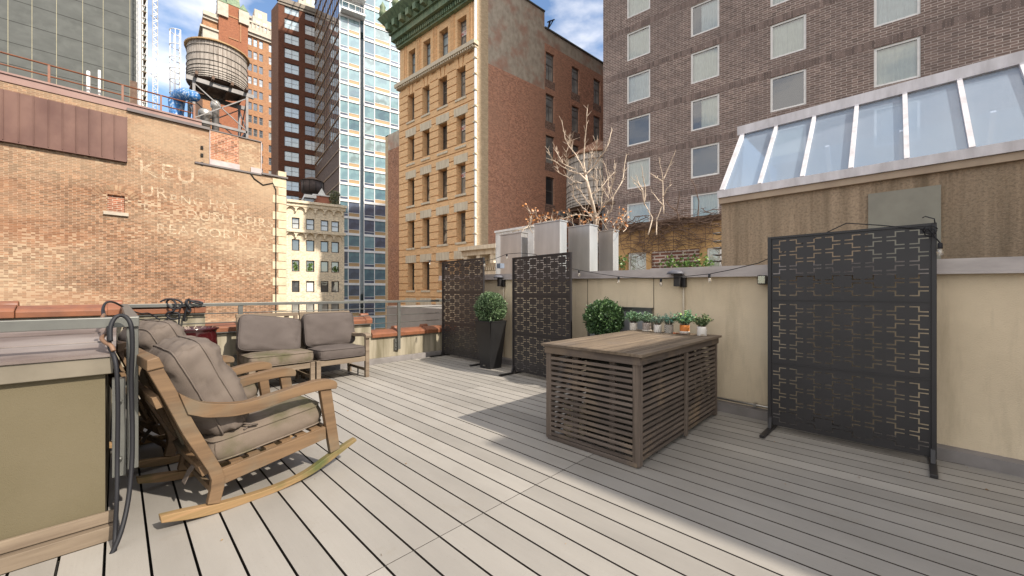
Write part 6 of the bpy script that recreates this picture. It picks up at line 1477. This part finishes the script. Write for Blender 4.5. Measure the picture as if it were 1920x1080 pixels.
for (dx, dy, s, a) in ((0, .0, .045, .3), (.035, -.01, .04, -.7), (.09, -.015, .05, .1), (-.02, .01, .03, 2.4)):
    pts = [Vector((dx + s * u * math.cos(a) - s * .45 * v * math.sin(a), dy + s * u * math.sin(a) + s * .45 * v * math.cos(a), .004 + .006 * abs(v) + .008 * u)) for u, v in ((-1, 0), (-.3, -1), (.5, -.7), (1, 0), (.5, .7), (-.3, 1))]
    lf.add(pts, [tuple(range(6))])
tag(obj('dry_leaf', lf, plain('orange_dry_leaf', (.50, .16, .07), (.3, .08, .04), .6, 30), None, M=Matrix.Translation((q.x, q.y - .02, TZ + .001))), 'curled dry orange leaf lying on the table beside the orange pot', 'leaf')

# ---- wall lamps with conduits
def lamp(pxc, y0, y1, yb, label, w_px):
    p = onwall(pxc, y0); wv = (p - EYE).dot(FW); u = 1 / F * wv
    L = thing('wall_lamp', label, 'wall lamp', M=wall_frame(p), group='black wall lamps'); hb = (y1 - y0) * u * .8
    obj('back_box', MB().box(-.03 + .035, .03 + .035, -.05, -.001, -hb - .01, -hb * .15), M['black'], L, bevel=.004)
    obj('lamp_body', MB().box(-.045, .03, -.115, -.052, -hb, -.0), M['black'], L, bevel=.005)
    dm = MB(); rd = .085; vs = []; k = 20; n = 7
    for i in range(n):
        a = math.pi / 2 * i / (n - 1); vs += [(-.03 + math.cos(2 * math.pi * j / k) * rd * math.cos(a) * 1.15, -.10 + math.sin(2 * math.pi * j / k) * rd * math.cos(a), -.008 + rd * .62 * math.sin(a)) for j in range(k)]
    fs = [(i * k + j, i * k + (j + 1) % k, (i + 1) * k + (j + 1) % k, (i + 1) * k + j) for i in range(n - 1) for j in range(k)] + [tuple(range(k - 1, -1, -1))]
    dm.add(vs, fs, True); obj('lamp_shade', dm, plain('weathered_grey_shade', (.13, .13, .15), (.09, .09, .105), .5, 20), L)
    hb2 = (yb - y0) * u
    c = MB().tube([(.035, -.022, -hb - .01), (.035, -.022, -hb2)], .011, 8); c.box(.02, .065, -.034, -.001, -hb2 * .55, -hb2 * .55 + .012); obj('conduit', c, bpy.data.materials.get('beige_conduit') or plain('beige_conduit', (.55, .48, .37), rough=.6), L)
lamp(944, 520, 541, 672, 'black dome shaded wall lamp beside the tall planter, left one of the pair', 24)
lamp(1278, 513, 543, 640, 'black dome shaded wall lamp above the row of pots, right one of the pair', 27)
p = onwall(1433, 518); fl_ = thing('floodlight', 'small black floodlight on the stucco wall half hidden by the right screen', 'floodlight', M=wall_frame(p))
obj('housing', MB().box(-.035, .045, -.10, -.03, -.085, .01), M['black'], fl_, bevel=.008); obj('lens', MB().box(-.025, .035, -.108, -.101, -.075, .0), M['bulb'], fl_); obj('bracket', MB().box(-.0, .02, -.03, -.001, -.06, -.02), M['black'], fl_)
sv = onwall(938, 505, .0); tag(obj('junction_box', MB().box(-.05, .05, -.06, .04, .0, .09), plain('blue_grey_box', (.16, .19, .24)), None, M=wall_frame(Vector((sv.x, sv.y + .02, sv.z + .02)))), 'small blue grey box sitting on the wall coping above the left wall lamp', 'box')

# ---- string lights
SL = thing('string_lights', 'black cable of clear bulbs strung along the wall and over the screens', 'string lights', (-3, 4.4, 1.8))
def onp(px, py, o_): return onwall(px, py, o_)
cable = [(830, 491, .42), (838, 490, .44), (855, 494, .46), (872, 498.5, .46), (890, 500, .46), (908, 499.5, .45), (930, 496, .5), (950.8, 492.5, .52), (970, 489, .54), (985, 484, .54), (995.5, 480, .54), (1020, 478.5, .54), (1050, 481, .54), (1072, 497, .50), (1104, 507.5, .22), (1135, 514, .16), (1170.3, 519, .13), (1210, 521.6, .12), (1248.5, 522.8, .12), (1270, 522, .14), (1300, 518.5, .15), (1341.7, 514.5, .16), (1385, 507, .2), (1438, 495.5, .25), (1500, 470, .30), (1560, 444, .30), (1600, 426, .31), (1660, 430, .31), (1720, 436, .31), (1745, 437, .31), (1754, 448, .31), (1760, 455, .33), (1766, 462, .34)]
obj('cable', MB().tube([onp(*c) for c in cable], .0042, 6), M['rubber'], SL, world=True)
kn = MB(); c0 = onp(1748, 444, .33)
for k in range(2):
    kn.tube([c0 + Vector((.028 * math.cos(a) * (1 + .3 * k), -.02 + .01 * math.sin(a * 2), .03 * math.sin(a) + .02 * k)) for a in [t * .5 for t in range(13)]], .004, 5)
kn.tube([onp(1735, 418, .33), onp(1740, 415.5, .33), onp(1756, 420, .33), onp(1757, 428, .34)], .004, 5)
obj('cable_knot', kn, M['rubber'], SL, world=True)
for (x, y, o_) in ((838.8, 490.5, .44), (872, 499, .46), (950.8, 492.8, .52), (995.5, 480, .54), (1103.8, 507.5, .22), (1170.3, 519.3, .13), (1248.5, 523, .12), (1341.7, 515, .16), (1766, 463, .34)):
    p = onp(x, y, o_); s_ = 1.0
    so_ = obj('bulb_socket', MB().lathe([(.010, .004), (.0135, -.002), (.0135, -.028), (.016, -.036), (.012, -.038)], (0, 0, 0), 14), M['rubber'], SL, world=True, M=Matrix.Translation(p))
    obj('bulb', MB().lathe([(.008, -.036), (.014, -.046), (.0215, -.064), (.020, -.078), (.013, -.09), (.004, -.097), (.001, -.098)], (0, 0, 0), 16), M['bulb'], so_)

# ---- red glazed pot
c = atw(362, YH, 4.95); RP = thing('glazed_pot', 'round oxblood red glazed pot with dry soil standing before the parapet', 'pot', (c.x, c.y, .12))
obj('pot_body', MB().lathe([(.13, .05), (.15, .08), (.20, .20), (.238, .36), (.250, .50), (.244, .60), (.236, .655), (.242, .675), (.262, .69), (.268, .705), (.258, .716), (.238, .712), (.228, .66)], (0, 0, .02), 40), M['red_glaze'], RP)
obj('pot_stand', MB().lathe([(.18, -.118), (.19, -.1), (.17, 0.0), (.15, .019)], (0, 0, 0), 24), M['planter'], RP)
obj('soil', MB().lathe([(.228, .68), (.15, .70), (.01, .71)], (0, 0, 0), 24), M['soil'], RP)
tw = MB()
for k in range(26): a = rg.uniform(0, 6.28); d = rg.uniform(.0, .2); tw.tube([(d * math.cos(a), d * math.sin(a), .69), (d * math.cos(a) + rg.uniform(-.05, .05), d * math.sin(a) + rg.uniform(-.05, .05), .72 + rg.uniform(0, .05))], .0015, 4)
obj('dry_stalks', tw, M['bark'], RP)

# ---- hoses and cables on the railing
def hose(name, pts, r, label, mat=None, cat='hose'):
    P = [Vector(p) for p in pts]; Q = []
    for i in range(len(P) - 1):
        p0, p1, p2, p3 = P[max(i - 1, 0)], P[i], P[i + 1], P[min(i + 2, len(P) - 1)]
        for k in range(6):
            t = k / 6; Q.append(.5 * ((2 * p1) + (-p0 + p2) * t + (2 * p0 - 5 * p1 + 4 * p2 - p3) * t * t + (-p0 + 3 * p1 - 3 * p2 + p3) * t ** 3))
    Q.append(P[-1]); return tag(obj(name, MB().tube(Q, r, 10), mat or M['rubber'], None), label, cat)
def ah_(px, py, w): return atw(px, py, w)
hose('black_hose', [ah_(205, 596, 2.45), ah_(203, 603, 2.2), ah_(204, 622, 2.1), ah_(206, 652, 2.07), ah_(214, 668, 2.04), ah_(219, 700, 2.03), ah_(221, 760, 2.03), ah_(220, 850, 2.03), ah_(219, 930, 2.0), ah_(216, 1000, 1.98), ah_(213, 1090, 1.9)], .0095, 'straight thick black hose hanging past the end of the stucco pier')
hose('black_hose', [ah_(207, 640, 2.06), ah_(207, 615, 2.07), ah_(214, 598, 2.09), ah_(224, 592, 2.11), ah_(237, 595, 2.12), ah_(246, 612, 2.12), ah_(248, 650, 2.12), ah_(246, 720, 2.12), ah_(248, 800, 2.12), ah_(247, 870, 2.10), ah_(240, 940, 2.05), ah_(226, 1000, 1.98), ah_(205, 1048, 1.93), ah_(183, 1090, 1.9)], .0105, 'looped thick black hose draped over the railing corner')
hose('black_cable', [ah_(196, 572, 3.6), ah_(194, 580, 3.2), ah_(197, 592, 2.9), ah_(203, 604, 2.5)], .008, 'short black cable lying behind the railing corner', cat='cable')
hose('black_cable', [ah_(193, 590, 3.0), ah_(193, 578, 3.1), ah_(200, 567, 3.3), ah_(214, 567, 3.6), ah_(232, 576, 3.9), ah_(250, 584, 4.2), ah_(265, 588, 4.6), ah_(280, 588, 4.9), ah_(300, 600, 5.0)], .009, 'black cable arching from the return wall down behind the chairs', cat='cable')
hose('brown_pipe', [ah_(195, 590, 2.6), ah_(192, 598, 2.5), ah_(203, 606, 2.35), ah_(200, 622, 2.2), ah_(191, 634, 2.12), ah_(197, 642, 2.08), ah_(208, 648, 2.05), ah_(213, 658, 2.04)], .010, 'crooked brown hose lying on the cap of the return wall', M['hosebrown'])
RXo = RX + .02
def rpt(px, py): return atX(px, py, RXo)
hose('coiled_cable', [rpt(x, y) + Vector((d, 0, 0)) for x, y, d in ((300, 566, .02), (312, 561, .03), (330, 562, .05), (340, 568, .06), (338, 576, .06), (326, 579, .05), (316, 574, .03), (313, 566, -.03), (320, 561, .02), (328, 568, .07), (325, 582, .07), (314, 586, .05), (312, 592, .03), (322, 598, .04), (334, 596, .06), (335, 588, .06), (324, 586, .05), (317, 592, .03), (311, 601, .02), (305, 612, .0))], .0115, 'tangled black cable looped around the top rail, left of the small coil', cat='cable')
hose('coiled_cable', [rpt(x, y) + Vector((d, 0, 0)) for x, y, d in ((344, 602, .02), (347, 586, .04), (350, 576, .05), (347, 566, .06), (353, 561, .03), (357, 564, -.04), (356, 574, -.03), (351, 582, .05), (354, 585, .06), (356, 580, .06), (350, 570, .07), (352, 562, .03), (360, 566, .05), (372, 569, .05), (379, 568, .04), (370, 565, .03), (358, 564, .02))], .012, 'small tight coil of black cable tied on the top rail behind the red pot', cat='cable')
hose('coiled_cable', [rpt(x, y) + Vector((d, 0, 0)) for x, y, d in ((334, 590, .05), (335, 600, .05), (333, 610, .05), (326, 614, .03), (315, 616, 0))], .010, 'short black cable end drooping below the tangle on the railing', cat='cable')

# a little litter blown on to the boards
lt = MB(); rg4 = random.Random(9)
for _ in range(70):
    x, y = rg4.choice([(rg4.uniform(-6.4, 1.5), rg4.uniform(.3, 4.2)), (rg4.uniform(-2.5, .8), rg4.uniform(4.0, 4.45)), (rg4.uniform(-6.5, -4), rg4.uniform(.3, 3))])
    lt.leaf(Vector((x, y, .003)), (rg4.uniform(-1, 1), rg4.uniform(-1, 1), .12), rg4.uniform(.006, .02), .3)
tag(obj('leaf_litter', lt, leafmat('dry_litter', (.12, .07, .03), (.35, .22, .10)), None), 'scattered specks of dry leaf litter on the deck boards', 'leaf litter', kind='stuff')
